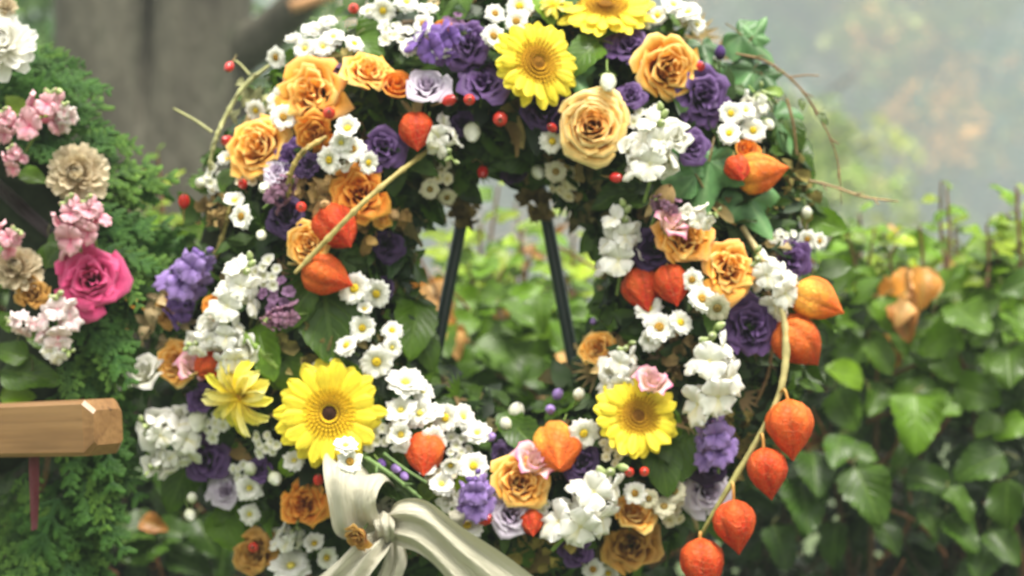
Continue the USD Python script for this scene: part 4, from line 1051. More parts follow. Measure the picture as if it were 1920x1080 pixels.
# larger leaves of the wreath: kind, px, py (middle), length px, tip direction, tone / scale
for i, (kd, px, py, lp, deg, f) in enumerate([
        ("ivy", 1325, 335, 120, 100, 1.5), ("ivy", 1290, 300, 110, 240, 1.9), ("ivy", 1415, 395, 105, 60, 1.7), ("ivy", 1410, 80, 85, 40, 1.25), ("ivy", 1390, 125, 80, 200, 1.5), ("ivy", 1440, 155, 60, 60, 1.0), ("ivy", 1405, 145, 70, 120, 0.9), ("ivy", 1320, 100, 60, 80, 1.0),
        ("ivy", 1460, 240, 90, 70, 1.6), ("ivy", 1420, 55, 50, 300, 1.4), ("leaf", 615, 590, 190, 80, .30), ("leaf", 560, 580, 110, 120, .34), ("leaf", 785, 640, 130, 60, .30), ("leaf", 770, 620, 130, 100, .42), ("leaf", 1095, 110, 100, 130, .30), ("leaf", 1125, 80, 90, 160, .34), ("ivy", 1080, 150, 70, 60, 1.3),
        ("leaf", 850, 8, 90, 300, .28), ("leaf", 700, 60, 100, 120, .35), ("leaf", 690, 100, 90, 60, .28), ("leaf", 905, 300, 80, 20, .22), ("leaf", 960, 295, 90, 170, .2), ("leaf", 1180, 350, 120, 190, .18), ("leaf", 1150, 365, 90, 160, .15), ("leaf", 520, 690, 110, 200, .66), ("leaf", 500, 660, 120, 70, .7), ("leaf", 545, 700, 100, 60, .6),
        ("leaf", 1260, 790, 60, 60, .7), ("leaf", 1275, 850, 130, 110, .36), ("leaf", 1240, 870, 120, 80, .3), ("leaf", 990, 830, 110, 50, .2), ("leaf", 960, 810, 90, 80, .24), ("leaf", 700, 870, 100, 60, .24), ("leaf", 760, 840, 90, 100, .26), ("leaf", 340, 900, 120, 110, .22), ("leaf", 380, 830, 100, 70, .2), ("leaf", 430, 990, 100, 60, .62), ("leaf", 460, 970, 80, 100, .7),
        ("leaf", 870, 915, 70, 120, .85), ("leaf", 835, 940, 60, 60, .8), ("leaf", 800, 925, 60, 120, .8), ("leaf", 1500, 330, 110, 280, .26), ("leaf", 1490, 300, 100, 300, .22), ("leaf", 1550, 420, 80, 20, .6), ("leaf", 1340, 590, 90, 100, .22), ("leaf", 1050, 760, 80, 330, .3), ("leaf", 1480, 260, 100, 80, .28), ("leaf", 740, 910, 110, 40, .15), ("leaf", 650, 700, 80, 20, .6), ("leaf", 430, 340, 60, 100, .6), ("leaf", 380, 340, 60, 200, .55), ("leaf", 1020, 20, 70, 60, .75),
        ("leaf", 1065, 8, 80, 110, .3), ("leaf", 505, 640, 90, 30, .68), ("leaf", 300, 860, 70, 30, .75), ("leaf", 360, 860, 60, 340, .7), ("leaf", 540, 870, 60, 280, .75), ("leaf", 420, 960, 60, 120, .7)]):
    y, n = ring_surface(px, py)
    y -= 0.012
    if py < 0 or ring_t(px, py) > 1.0:
        y = 0.0
    a = math.radians(deg)
    d = np.array([math.cos(a), -0.25, -math.sin(a)])
    n = unit(0.5 * n + (0, -0.8, 0.35) + wr.normal(0, 0.15, 3))
    L = size(lp, y)
    p = at(px, py, y) - unit(d) * L * 0.45
    if kd == "ivy":
        c = np.array([0.040, 0.095, 0.030]) * f
        ivy_geo(i, c, c * 1.2).moved(mat4(np.eye(3), (0, 0, 0), L)).moved(leaf_pose(p + unit(d) * L * 0.15, n, d)).build(wp_, "ivy_leaf", M["ivy"])
    else:
        c = tone(f, wr)
        leaf_geo(L, L * wr.uniform(0.30, 0.40), wr.uniform(0.2, 0.9), 0.25, 500 + i, c, c * 1.15, 12, 7, 0.04, True, 0.04, 0.5).moved(leaf_pose(p, n, d)).build(wp_, "leaf", M["leaf"])

# ---------------------------------------------------------------- conifer wreath at left
cw = thing("conifer_wreath", "green conifer wreath with pink and cream flowers cut by the left edge", "wreath")
cp = cw.GetPath()
LX, LY = -150.0, 520.0
TH, PH = np.meshgrid(np.linspace(0, 2 * np.pi, 80, endpoint=False), np.linspace(0, 2 * np.pi, 18, endpoint=False), indexing="ij")
rad = 270 - 100 * np.cos(PH)
yy = np.where(np.sin(PH) > 0, -0.035, 0.05) * np.abs(np.sin(PH)) ** 0.8 + 0.03
d_ = (yy - EYE_Y) * PX
P = np.stack([(LX + rad * np.cos(TH) - 960) * d_, yy, EYE_Z - (LY + 1.1 * rad * np.sin(TH) - 540) * d_], -1)
f = grid_faces(80, 18, True)
w = np.arange(18)
f2 = np.stack([79 * 18 + w, w, (w + 1) % 18, 79 * 18 + (w + 1) % 18], 1)
Geo().add(P.reshape(-1, 3), np.vstack([f, f2[:, [0, 1, 2]], f2[:, [0, 2, 3]]]), (0.02, 0.028, 0.014)).build(cp, "straw_ring", M["moss"])
cr = np.random.default_rng(61)
variants = [conifer_spray(1.0, s, (0.012, 0.042, 0.008), (0.040, 0.100, 0.014)) for s in range(5)] + [conifer_spray(1.0, s, (0.020, 0.056, 0.010), (0.075, 0.150, 0.020)) for s in range(5, 8)]
spr = []
edge_y, edge_x = [-40, 60, 150, 250, 350, 430, 520, 640, 760, 900, 1000, 1120], [-40, 20, 60, 140, 225, 270, 310, 300, 275, 245, 210, 170]
for i in range(150):
    py = cr.uniform(-60, 1120)
    lim = np.interp(py, edge_y, edge_x)
    px = lim - 60 - abs(cr.normal(0, 75))
    if 300 < py < 470 and px < 70:
        continue
    deg = math.degrees(math.atan2(py - 420, px - LX)) + cr.normal(0, 22) + (25 if py > 500 else 0)
    spr.append((px, py, cr.uniform(90, 190), deg if py < 560 or cr.random() < 0.5 else cr.uniform(60, 110)))
spr += [(85, 135, 120, 12), (100, 160, 110, -12), (95, 215, 120, 8), (140, 262, 125, -4), (60, 120, 100, -10), (90, 150, 105, 20), (70, 160, 110, 5), (50, 100, 80, -5), (150, 262, 105, -2), (150, 275, 90, 10), (90, 190, 100, 15), (40, 150, 90, -20), (70, 190, 90, 30)]
for i, (px, py, lp, deg) in enumerate(spr):
    y = -0.005 + cr.uniform(-0.03, 0.05)
    a = math.radians(deg)
    d = np.array([math.cos(a), -0.3 + cr.normal(0, 0.12), -math.sin(a)])
    n = unit((cr.normal(0, 0.3), -1.0, 0.55 + cr.normal(0, 0.25)))
    variants[cr.integers(8)].moved(mat4(np.eye(3), (0, 0, 0), size(lp, y))).moved(leaf_pose(at(px, py, y), n, d)).build(cp, "conifer_spray", M["frond"])
for i, (px, py, lp, deg, f) in enumerate([(28, 740, 70, 350, .75), (70, 205, 60, 200, .9), (30, 195, 60, 240, .85), (60, 330, 60, 20, .6), (50, 700, 120, 5, .3), (95, 470, 80, 290, .3), (20, 660, 80, 200, .4), (85, 640, 80, 40, .5), (15, 600, 60, 220, .5), (120, 450, 70, 20, .22)]):
    y = -0.045
    a = math.radians(deg)
    d = np.array([math.cos(a), -0.2, -math.sin(a)])
    L = size(lp, y)
    c = tone(f, cr)
    leaf_geo(L, L * 0.33, 0.6, 0.3, 800 + i, c, c * 1.15, 10, 7, 0.03, True, 0.05, 0.6).moved(leaf_pose(at(px, py, y) - unit(d) * L * 0.45, (0.1, -1, 0.5), d)).build(cp, "leaf", M["leaf"])

# ---------------------------------------------------------------- the flowers, one by one
fr = np.random.default_rng(99)


def put(key, name, label, cat, px, py, rp, tilt=None, spin=None, lift=0.012, group=None, ext=1.0, y=None):
    """A flower of radius rp pixels with its middle at this pixel; tilt = how far it faces right and up."""
    ys, n = ring_surface(px, py)
    if y is None:
        y = (ys if 0 < ring_t(px, py) < 1.02 else 0.0) - lift
    if tilt is None:
        n = unit(0.50 * n + (0, -0.75, 0.22) + fr.normal(0, 0.16, 3))
    else:
        n = unit((tilt[0], -1.0, tilt[1]))
    s = size(rp, y) / ext * (1.08 if key.startswith("daisy") else 1.0)
    return copy(key, name, label, cat, mat4(frame(n, fr.uniform(0, 6.28) if spin is None else spin), at(px, py, y), s), group)


# gerberas
put("gerbera_dark_eye", "gerbera", "large yellow gerbera with small dark eye at lower left of the wreath", "flower", 618, 775, 104, (0.03, 0.10), 0.1, 0.030)
put("gerbera_gold_disc", "gerbera", "yellow gerbera with golden disc near the top of the wreath hole, facing right", "flower", 1008, 118, 86, (0.42, 0.18), 0.5, 0.030)
put("gerbera_ragged", "gerbera", "ragged yellow gerbera with golden brown disc right of the wreath hole", "flower", 1196, 780, 84, (0.22, 0.34), 0.9, 0.030)
put("gerbera_gold_disc", "gerbera", "pale yellow gerbera facing upwards at the very top edge of the picture", "flower", 1135, 12, 96, (0.08, 1.25), 2.2, 0.030)
put("gerbera_crumpled", "gerbera", "side-tilted drooping yellow gerbera left of the large open gerbera", "flower", 458, 740, 78, (-0.75, -0.35), 0.6, 0.036)
put("gerbera_crumpled", "gerbera", "small half hidden yellow gerbera left of the top gerbera", "flower", 1036, 14, 26, (0.2, 0.6), 1.0, 0.018)

roses = [  # class, px, py, radius px, tilt, label
    ("golden_rose_ruffled", 588, 182, 72, (-.25, .3), "large golden rose with ruffled petals right of the top left daisies"),
    ("orange_rose", 592, 248, 40, (.1, -.5), "brownish orange rose hanging just below the large ruffled golden rose"),
    ("golden_rose", 690, 142, 52, (.35, .75), "golden rose seen from the side between ruffled rose and orange rosebud"),
    ("rose_bud", 742, 162, 44, (.25, .6), "cupped orange rosebud left of the lilac white lisianthus at the top"),
    ("golden_rose", 490, 280, 66, (-.35, .25), "yellow peach rose at the wreath's left edge below the three daisies"),
    ("orange_rose", 675, 365, 58, (.1, .1), "deep orange wide open rose behind the upper end of the straight twig"),
    ("golden_rose", 580, 462, 48, (-.1, .2), "golden orange rose behind the lower end of the straight twig"),
    ("peach_rose", 1112, 238, 80, (-.05, .05), "perfect peach rose with spiral centre right of the hole's top"),
    ("golden_rose", 1250, 130, 68, (.25, -.1), "golden rose with rolled petals at upper right beside violet lisianthus"),
    ("golden_rose_ruffled", 1283, 452, 52, (.0, .35), "orange rose with pink rimmed pale petals at right above golden rose"),
    ("golden_rose_ruffled", 1366, 506, 55, (.15, .25), "round golden yellow rose at right above the purple lisianthus"),
    ("orange_rose", 571, 945, 46, (-.1, .1), "orange rose at bottom left beside the cream ribbon loop"),
    ("golden_rose", 335, 682, 46, (-.3, .3), "peach rose at far left of the wreath beside a red lantern"),
    ("golden_rose", 975, 905, 58, (.05, .25), "peach rose with pink petal above the lower lilac white lisianthus"),
    ("amber_rose", 1183, 1022, 60, (-.1, .2), "amber brown rose at the bottom right of the wreath"),
    ("golden_rose", 1188, 965, 46, (.1, .9), "tan peach rose lying on top of the amber rose at bottom"),
    ("amber_rose", 672, 1006, 31, (-.5, -.7), "small crushed golden brown rose tucked into the cream ribbon knot"),
    ("rose_bud", 832, 55, 26, (.1, .5), "small orange rosebud between daisies left of the purple lisianthus at top"),
    ("rose_bud", 1400, 282, 34, (.2, .5), "pale orange rosebud above the cream coloured lantern at right"),
    ("golden_rose", 1122, 655, 38, (-.3, .4), "dried pale peach rose at the right rim of the wreath hole"),
    ("amber_rose", 480, 1035, 48, (-.2, .1), "wilted brown orange rose with a red berry at bottom left"),
    ("orange_rose", 405, 575, 26, (-.2, .4), "small faded orange rose left of the white spike at middle left"),
    ("amber_rose", 318, 585, 34, (-.3, .1), "dried pale brown rose at far left beside the conifer greenery"),
    ("golden_rose", 715, 408, 22, (.2, -.3), "small orange rose petal cup right of the red lantern"),
]
for key, px, py, rp, tl, lab in roses:
    put(key, "rose", lab, "rose", px, py, rp, tl, None, 0.112 if "knot" in lab else 0.022, ext=1.05)
for px, py, rp, tl, lab in [(1258, 418, 34, (.5, .9), "bright pink petal bud leaning over the orange rose at right"), (362, 690, 30, (.1, .5), "pink and white petal bud in front of the peach rose at far left"),
                            (1000, 868, 38, (.4, .9), "pink petal bud on top of the peach rose below the hole"), (1222, 718, 32, (.2, .9), "pale pink bud peeping over the ragged yellow gerbera")]:
    put("pink_petal", "pink_bud", lab, "flower bud", px, py, rp, tl, None, 0.036, ext=0.85)

lis = [
    ("purple_lisianthus_full", 878, 85, 44, (-.15, .2), "violet lisianthus at the top beside two stacked daisies"),
    ("purple_lisianthus", 905, 162, 46, (.1, .75), "violet lisianthus with drooping cup left of the upper yellow gerbera"),
    ("purple_lisianthus", 718, 280, 40, (.1, .1), "violet lisianthus right of the white daisy spray at upper left"),
    ("dark_lisianthus", 1020, 208, 46, (.0, .1), "very dark purple lisianthus below the upper yellow gerbera"),
    ("purple_lisianthus_full", 1315, 186, 54, (.25, -.05), "violet lisianthus with pale inner petals right of the golden rose"),
    ("purple_lisianthus", 1178, 90, 40, (.0, .6), "violet lisianthus below the pale top gerbera"),
    ("purple_lisianthus", 1182, 180, 26, (.0, .4), "small violet lisianthus between the peach rose and golden rose"),
    ("purple_lisianthus_full", 1405, 613, 54, (.1, .05), "large violet lisianthus at right beside the lantern branch"),
    ("dark_lisianthus", 1228, 468, 48, (-.3, .1), "dark purple lisianthus left of the orange rose at right"),
    ("purple_lisianthus", 545, 298, 32, (-.3, .2), "violet lisianthus right of the yellow peach rose at left"),
    ("dark_lisianthus", 540, 405, 40, (.0, .2), "dark purple lisianthus with spiky petals at left above golden orange rose"),
    ("dark_lisianthus", 724, 458, 34, (.2, .0), "dusky purple lisianthus left of the wreath hole"),
    ("purple_lisianthus", 1296, 278, 32, (.2, .3), "violet lisianthus above the large ivy leaf at right"),
    ("purple_lisianthus", 1480, 488, 38, (.3, .0), "violet lisianthus with white petals at the wreath's right edge"),
    ("dark_lisianthus", 1092, 868, 38, (.0, .3), "dark purple lisianthus below the single oval daisy at lower middle"),
    ("purple_lisianthus", 388, 862, 42, (-.2, .1), "violet lisianthus petals curling at lower left under the white blooms"),
    ("purple_lisianthus", 380, 748, 26, (-.2, .4), "small violet lisianthus left of the drooping yellow gerbera"),
    ("purple_lisianthus", 1080, 1036, 28, (.0, .2), "small violet lisianthus left of the amber rose at bottom"),
    ("dark_lisianthus", 940, 852, 24, (.0, .4), "small dark purple lisianthus left of the lone orange lantern"),
    ("purple_lisianthus", 490, 880, 22, (-.1, .3), "small violet lisianthus between white buds at lower left"),
    ("dark_lisianthus", 965, 325, 24, (.0, -.3), "dark purple lisianthus hanging at the top of the wreath hole"),
    ("dark_lisianthus", 868, 232, 26, (.0, .1), "dark purple lisianthus behind white buds above the wreath hole"),
    ("dark_lisianthus", 580, 310, 26, (.0, .1), "dark purple lisianthus behind the olive bent stem at upper left"),
    ("dark_lisianthus", 1330, 865, 44, (.1, -.2), "dark purple lisianthus below the lilac snapdragon at lower right"),
    ("dark_lisianthus", 720, 540, 24, (.2, .2), "small dark purple lisianthus behind the two daisies left of the hole"),
]
for key, px, py, rp, tl, lab in lis:
    put(key, "purple_lisianthus", lab, "lisianthus", px, py, rp, tl, None, 0.018, ext=1.1)
for px, py, rp, tl, lab in [(800, 165, 44, (.1, .75), "lilac and white lisianthus at the top between rosebud and red hips"), (1326, 920, 50, (.1, .1), "pale lilac lisianthus at lower right beside the lowest lanterns"),
                            (958, 962, 48, (.1, .2), "white and lilac lisianthus below the peach rose with pink petal"), (424, 922, 36, (-.2, .4), "pale lilac lisianthus at lower left beside a white daisy"),
                            (520, 322, 28, (-.2, .4), "small pale lilac lisianthus below the yellow peach rose at left"), (1105, 395, 1, (0, 0), "")]:
    if lab:
        put("lilac_lisianthus", "lilac_lisianthus", lab, "lisianthus", px, py, rp, tl, None, 0.022, ext=1.1)

# white button daisies in clusters: where, [(px, py, r, tilt, class)]
A, B, C_, D, E_ = "daisy_open", "daisy_brown_eye", "daisy_cupped", "daisy_double", "daisy_faded"
clusters = [
    ("at the wreath's upper left edge", [(518, 108, 21, (-.1, .1), B), (552, 78, 20, (-.3, 1.6), C_), (572, 92, 26, (-.1, .5), D), (590, 58, 27, (.0, 1.5), D), (614, 42, 22, (.1, 1.6), D), (606, 88, 24, (.1, .5), D), (625, 70, 22, (.3, .9), D), (664, 82, 20, (.3, .7), A)]),
    ("at the picture's top left of the orange rosebud", [(690, 22, 20, (-.2, .9), D), (718, 20, 24, (.0, .3), A), (762, 4, 26, (.0, .8), D), (794, 45, 21, (.0, .2), B), (798, 76, 21, (.0, .2), B), (768, 88, 21, (-.2, .5), A), (826, 92, 20, (.2, .3), A), (800, 18, 22, (.1, 1.8), D)]),
    ("above the violet lisianthus at top", [(928, 26, 22, (-.1, .1), B), (925, 68, 22, (.0, .0), B), (974, 12, 24, (.1, .3), A), (968, 40, 22, (.0, .2), B)]),
    ("at left above the yellow peach rose", [(480, 207, 21, (-.3, .1), A), (522, 187, 25, (.0, .4), A), (531, 220, 24, (.1, .0), B)]),
    ("at left beside dry tan seed heads", [(453, 406, 26, (-.1, .0), B), (440, 378, 22, (-.2, .8), C_), (428, 300, 22, (-.5, .5), C_)]),
    ("in the white spray at upper left", [(652, 242, 28, (.0, .6), C_), (660, 280, 30, (.05, .1), B), (618, 300, 25, (-.3, .1), A), (690, 305, 21, (.4, .0), A), (640, 268, 22, (-.3, .4), D)]),
    ("at the picture's top right of the gerbera", [(1233, 30, 22, (-.2, .2), A), (1262, 10, 27, (.0, .8), D), (1290, 24, 25, (.1, .4), D), (1306, 47, 21, (.4, .2), D)]),
    ("at upper right beside the violet lisianthus", [(1370, 213, 23, (.0, .1), A), (1367, 250, 23, (.0, .0), A), (1412, 245, 22, (.2, .2), A), (1398, 208, 22, (.3, .3), D)]),
    ("left of the perfect peach rose", [(1035, 265, 23, (-.1, .1), A)]),
    ("under the round golden rose", [(1298, 525, 23, (-.1, .1), B), (1316, 560, 28, (.0, .2), B), (1345, 577, 25, (.1, -.2), E_)]),
    ("below two red lanterns at right", [(1216, 578, 24, (.0, .2), A), (1236, 614, 28, (.0, .3), B), (1276, 605, 22, (.1, .1), A), (1222, 634, 24, (-.2, -.5), C_)]),
    ("left of the hole under the red lantern", [(665, 541, 30, (-.05, .2), A), (706, 551, 25, (.2, .1), A)]),
    ("left of the hole above the large gerbera", [(679, 615, 24, (.1, .1), A), (650, 648, 26, (-.1, .2), A), (706, 678, 29, (.0, .0), A), (735, 620, 22, (.3, .1), A), (735, 652, 20, (.3, .2), D), (683, 580, 18, (.0, .6), C_)]),
    ("along the hole's lower left rim", [(760, 718, 38, (.1, 1.4), D), (792, 734, 26, (.4, 1.5), D), (752, 770, 30, (-.1, 1.2), D), (788, 776, 30, (.0, 1.0), D), (836, 784, 28, (.0, .4), A), (868, 782, 29, (.2, .5), D), (812, 828, 27, (.0, .1), A), (895, 812, 25, (.3, 1.0), D), (752, 815, 27, (-.2, .0), C_), (812, 772, 22, (.0, 1.4), D)]),
    ("on the cream ribbon loop", [(656, 866, 23, (.0, .1), B), (648, 836, 22, (.0, 1.3), D)]),
    ("below the hole above the lilac blossom", [(888, 874, 27, (-.2, .3), A), (845, 872, 24, (.2, -.3), C_), (800, 880, 20, (-.3, .6), C_), (828, 908, 24, (.0, 1.2), D)]),
    ("left of the ragged yellow gerbera", [(1094, 812, 31, (.2, .1), A)]),
    ("beside the red hip at bottom middle", [(876, 986, 28, (.0, .5), A)]),
    ("at bottom right beside the pale lilac lisianthus", [(1190, 925, 25, (.0, .1), B), (1266, 922, 24, (-.1, .2), E_), (1245, 950, 26, (.0, .7), E_), (1216, 935, 20, (.1, .2), E_)]),
    ("at the wreath's right edge by the hedge", [(1514, 449, 18, (-.1, .1), B), (1536, 452, 18, (.2, .0), B)]),
    ("at the bottom left beside the ribbon tail", [(546, 1062, 42, (-.2, .8), D), (590, 1020, 26, (.2, .9), C_), (612, 1046, 24, (.5, .4), C_), (552, 864, 25, (-.2, .6), D), (468, 915, 24, (-.2, .3), D), (468, 964, 22, (-.1, .0), D)]),
    ("at the very bottom edge near the amber rose", [(1112, 1068, 20, (.0, .1), B), (1140, 1076, 20, (.2, .3), A)]),
    ("faded at the top left of the hole", [(806, 355, 22, (.0, -.1), E_), (838, 370, 20, (.2, -.1), E_), (1042, 322, 24, (.0, -.3), E_)]),
    ("beside white petals at lower middle", [(1082, 975, 38, (-.2, .1), B)]),
]
words = ["one", "two", "three", "four", "five", "six", "seven", "eight", "nine", "ten"]
ords = ["first", "second", "third", "fourth", "fifth", "sixth", "seventh", "eighth", "ninth", "tenth"]
for where, pts in clusters:
    pts = sorted(pts)
    for i, (px, py, rp, tl, key) in enumerate(pts):
        kind = "faded white button daisy" if key == E_ else "white button daisy"
        if len(pts) == 1:
            lab = f"single {kind} {where}"
        elif len(pts) == 2:
            lab = f"{kind}, {('left', 'right')[i]} one of two {where}"
        else:
            lab = f"{kind}, {ords[i]} from left {where}"
        key = key if fr.random() < 0.5 else key + "_b"
        rp *= fr.uniform(0.90, 1.12)
        tl = (tl[0] + fr.normal(0, 0.27), tl[1] + fr.normal(0, 0.27))
        put(key, "white_daisy", lab, "daisy", px, py, rp, tl, None, (0.105 if "ribbon loop" in where else 0.034) + 0.006 * ((i * 7) % 3) / 2, "white button daisies of the flower wreath", ext=0.98)

for key, px, py, rp, tl, lab in [
        ("white_bud", 885, 246, 26, (.05, -1.5), "white bud hanging above the wreath hole's top left"), ("white_bud", 1140, 152, 26, (.0, -1.2), "greenish white bud hanging above the peach rose"),
        ("white_bud", 800, 252, 25, (-.1, -1.3), "white bud beside the red lantern above the straight twig"), ("white_bud", 1512, 400, 16, (.1, 1.2), "small white bud above the two right edge daisies"),
        ("white_bud", 375, 345, 14, (-.3, 1.0), "tiny white bud at the left edge near the red hip"), ("white_bud", 1008, 322, 20, (.6, -.9), "white bud at the top right of the wreath hole"),
        ("white_bud", 1424, 185, 20, (.5, -.9), "white bud beside the upper right daisies"), ("white_bud", 1440, 232, 17, (.6, -.8), "small white bud lower right of the upper right daisies"),
        ("white_bud", 356, 964, 18, (.5, -.8), "white bud at far lower left, lower of two"), ("white_bud", 360, 934, 16, (.2, 1.0), "white bud at far lower left, upper of two"),
        ("white_bud", 372, 786, 30, (-.1, -1.4), "long greyish white bud left of the drooping gerbera"), ("white_bud", 470, 880, 19, (-.3, 1.2), "slender white bud above the daisy at lower left"),
        ("white_bud", 515, 896, 21, (.6, -.6), "white bud left of the bottom orange rose"), ("white_bud", 1085, 740, 18, (.3, .9), "white bud left of the ragged gerbera's top"),
        ("white_bud", 948, 796, 19, (-.1, 1.2), "white bud on the hole's lower rim, lower left of two"), ("white_bud", 968, 772, 25, (.3, .9), "white bud on the hole's lower rim, upper right of two"),
        ("white_bloom", 270, 703, 34, (-.3, .8), "fat white bloom at the far left edge of the wreath"), ("white_bud", 1085, 660, 1, (0, 0), ""),
        ("lilac_bud", 1045, 740, 17, (.5, .8), "lilac bud right of the hole's bottom, upper of two"), ("lilac_bud", 1032, 768, 16, (.0, .1), "round lilac bud right of the hole's bottom, lower of two"),
        ("lilac_bud", 918, 819, 16, (.9, .1), "lilac bud pointing right on the hole's lower rim"), ("purple_bud", 1052, 798, 16, (-.4, -.7), "dark purple bud above the lone orange lantern"),
        ("lilac_bud", 742, 878, 15, (.8, -.5), "lilac bud between green stems right of the ribbon loop"), ("purple_bud", 715, 868, 14, (.7, -.6), "dark purple bud just right of the daisy on the ribbon"),
        ("lilac_bud", 757, 892, 13, (.9, -.7), "lilac bud lowest of the green stems right of the ribbon loop"), ("tan_bud", 738, 402, 18, (.3, -.6), "tan bud beside the deep orange rose"), ("tan_bud", 1245, 372, 34, (.4, 1.0), "long yellowish tan bud left of the large ivy leaf"),
        ("purple_bud", 1350, 100, 18, (-.1, 1.2), "mauve bud among the ivy leaves at upper right"), ("tan_bud", 610, 385, 17, (.0, .2), "tan seed bud left of the deep orange rose"), ("white_bud", 490, 440, 16, (.0, -.5), "small white bud in the dark greenery at middle left"),
        ("white_bud", 495, 352, 17, (.0, -.3), "small white bud right of the left edge daisy pair"), ("lilac_bud", 1112, 603, 10, (.0, 1.0), "tiny lilac bud at the right rim of the hole")]:
    if lab:
        put(key, "white_bloom" if key == "white_bloom" else key.split("_")[0] + "_flower_bud", lab, "flower" if key == "white_bloom" else "flower bud", px, py, rp, tl, None, 0.030, ext=0.85)


for key, px, py, rp, lab in [
        ("white_bloom", 1195, 285, 32, "white ruffled bloom right below the perfect peach rose"), ("white_bloom", 1264, 258, 32, "white ruffled bloom beside the snapdragon under the golden rose"), ("white_bloom", 1238, 305, 27, "white ruffled bloom lowest at the snapdragon right of the peach rose"),
        ("white_bloom", 452, 530, 38, "large white ruffled bloom at middle left under the dark greenery"), ("white_bloom", 400, 612, 28, "white ruffled bloom above the slim red lantern at left"), ("white_bloom", 462, 655, 32, "white ruffled bloom just above the drooping gerbera"),
        ("white_bloom", 300, 803, 38, "white ruffled bloom at lower left, upper one of the far left edge"), ("white_bloom", 296, 866, 30, "white ruffled bloom at lower left, lower one of the far left edge"), ("white_bloom", 338, 782, 26, "white ruffled bloom at lower left beside the long grey bud"),
        ("white_bloom", 1128, 918, 30, "white ruffled bloom below the ragged gerbera, upper of two"), ("white_bloom", 1076, 962, 34, "white ruffled bloom below the ragged gerbera, lower of two"), ("white_bloom", 1156, 690, 34, "white ruffled bloom above the ragged gerbera by the hole"),
        ("white_bloom", 1322, 740, 24, "white ruffled bloom at the foot of the tall white spike"), ("white_bloom", 1348, 690, 26, "white ruffled bloom on the tall white spike below the lisianthus"), ("white_bloom", 750, 822, 24, "white ruffled bloom right of the large dark eyed gerbera"),
        ("white_bloom", 1290, 405, 24, "white ruffled bloom above the pink rimmed orange rose"), ("white_bloom", 1440, 520, 24, "white ruffled bloom on the lantern branch's upper stem"), ("white_bloom", 368, 640, 26, "white ruffled bloom left above the peach rose at far left"),
        ("white_bloom", 842, 935, 24, "white ruffled bloom left of the lilac blossoms at bottom"), ("white_bloom", 1176, 440, 30, "white ruffled bloom at the hole's right rim"), ("white_bloom", 640, 300, 24, "white ruffled bloom in the daisy spray at upper left")]:
    put(key, "white_bloom", lab, "flower", px, py, rp, None, None, 0.030, ext=1.05)
for key, px, py, rp, lab in [
        ("white_sprig", 395, 655, 36, "sprig of small white blooms around the slim red lantern at left"), ("white_sprig", 500, 515, 34, "sprig of small white blooms under the golden orange rose at left"), ("white_sprig", 610, 690, 32, "sprig of small white blooms above the large dark eyed gerbera"),
        ("white_sprig", 705, 815, 34, "sprig of small white blooms at the right rim of the large gerbera"), ("white_sprig", 860, 838, 32, "sprig of small white blooms under the hole beside the lantern"), ("cream_sprig", 830, 900, 32, "sprig of small cream blooms left of the lilac blossoms"),
        ("white_sprig", 1012, 955, 30, "sprig of small white blooms right of the white lilac lisianthus"), ("cream_sprig", 1150, 845, 30, "sprig of small cream blooms just below the ragged gerbera"), ("cream_sprig", 1255, 955, 36, "sprig of small cream blooms under the pale lilac lisianthus"),
        ("white_sprig", 400, 795, 32, "sprig of small white blooms below the drooping gerbera at left"), ("white_sprig", 500, 835, 30, "sprig of small white blooms between the two lower left gerberas"), ("white_sprig", 400, 340, 30, "sprig of small white blooms at the left edge under the curved twig"),
        ("white_sprig", 740, 62, 34, "sprig of small white blooms among the daisies at the top"), ("white_sprig", 1195, 40, 30, "sprig of small white blooms right of the pale top gerbera"), ("white_sprig", 1215, 225, 34, "sprig of small white blooms below the rolled golden rose"),
        ("cream_sprig", 470, 330, 30, "sprig of small cream blooms below the yellow peach rose"), ("cream_sprig", 820, 320, 34, "sprig of small cream blooms at the hole's top left"), ("cream_sprig", 1060, 345, 34, "sprig of small cream blooms at the hole's top right"),
        ("mauve_sprig", 520, 560, 40, "sprig of small faded mauve blooms left of the large green leaf"), ("mauve_sprig", 850, 45, 28, "sprig of small mauve blooms above the violet lisianthus at top"), ("mauve_sprig", 620, 130, 24, "sprig of small mauve blooms above the ruffled golden rose"),
        ("white_sprig", 1470, 450, 26, "sprig of small white blooms left of the two right edge daisies"), ("cream_sprig", 1330, 800, 26, "sprig of small cream blooms beside the lilac snapdragon"), ("cream_sprig", 640, 430, 26, "sprig of small cream blooms beside the bright red lantern"), ("white_sprig", 540, 1010, 30, "sprig of small white blooms left under the bottom orange rose"), ("white_sprig", 450, 890, 26, "sprig of small white blooms above the pale lilac lisianthus at left")]:
    put(key, "flower_sprig", lab, "flower sprig", px, py, rp, None, None, 0.020, ext=1.0)


# flower spikes from foot to tip
def spike(key, name, label, cat, p0, p1, y=None, lean=-0.02, lift=0.026, roll=0.0):
    m = ((p0[0] + p1[0]) / 2, (p0[1] + p1[1]) / 2)
    if y is None:
        y = (ring_surface(*m)[0] if 0 < ring_t(*m) < 1.05 else 0.0) - lift
    a, b = at(p0[0], p0[1], y), at(p1[0], p1[1], y + lean)
    z = unit(b - a)
    back = unit(np.array([math.sin(roll), 1.0, 0]) - z * z[1])
    x = np.cross(back, z)
    return copy(key, name, label, cat, mat4(np.stack([x, back, z], 1), a, np.linalg.norm(b - a)))


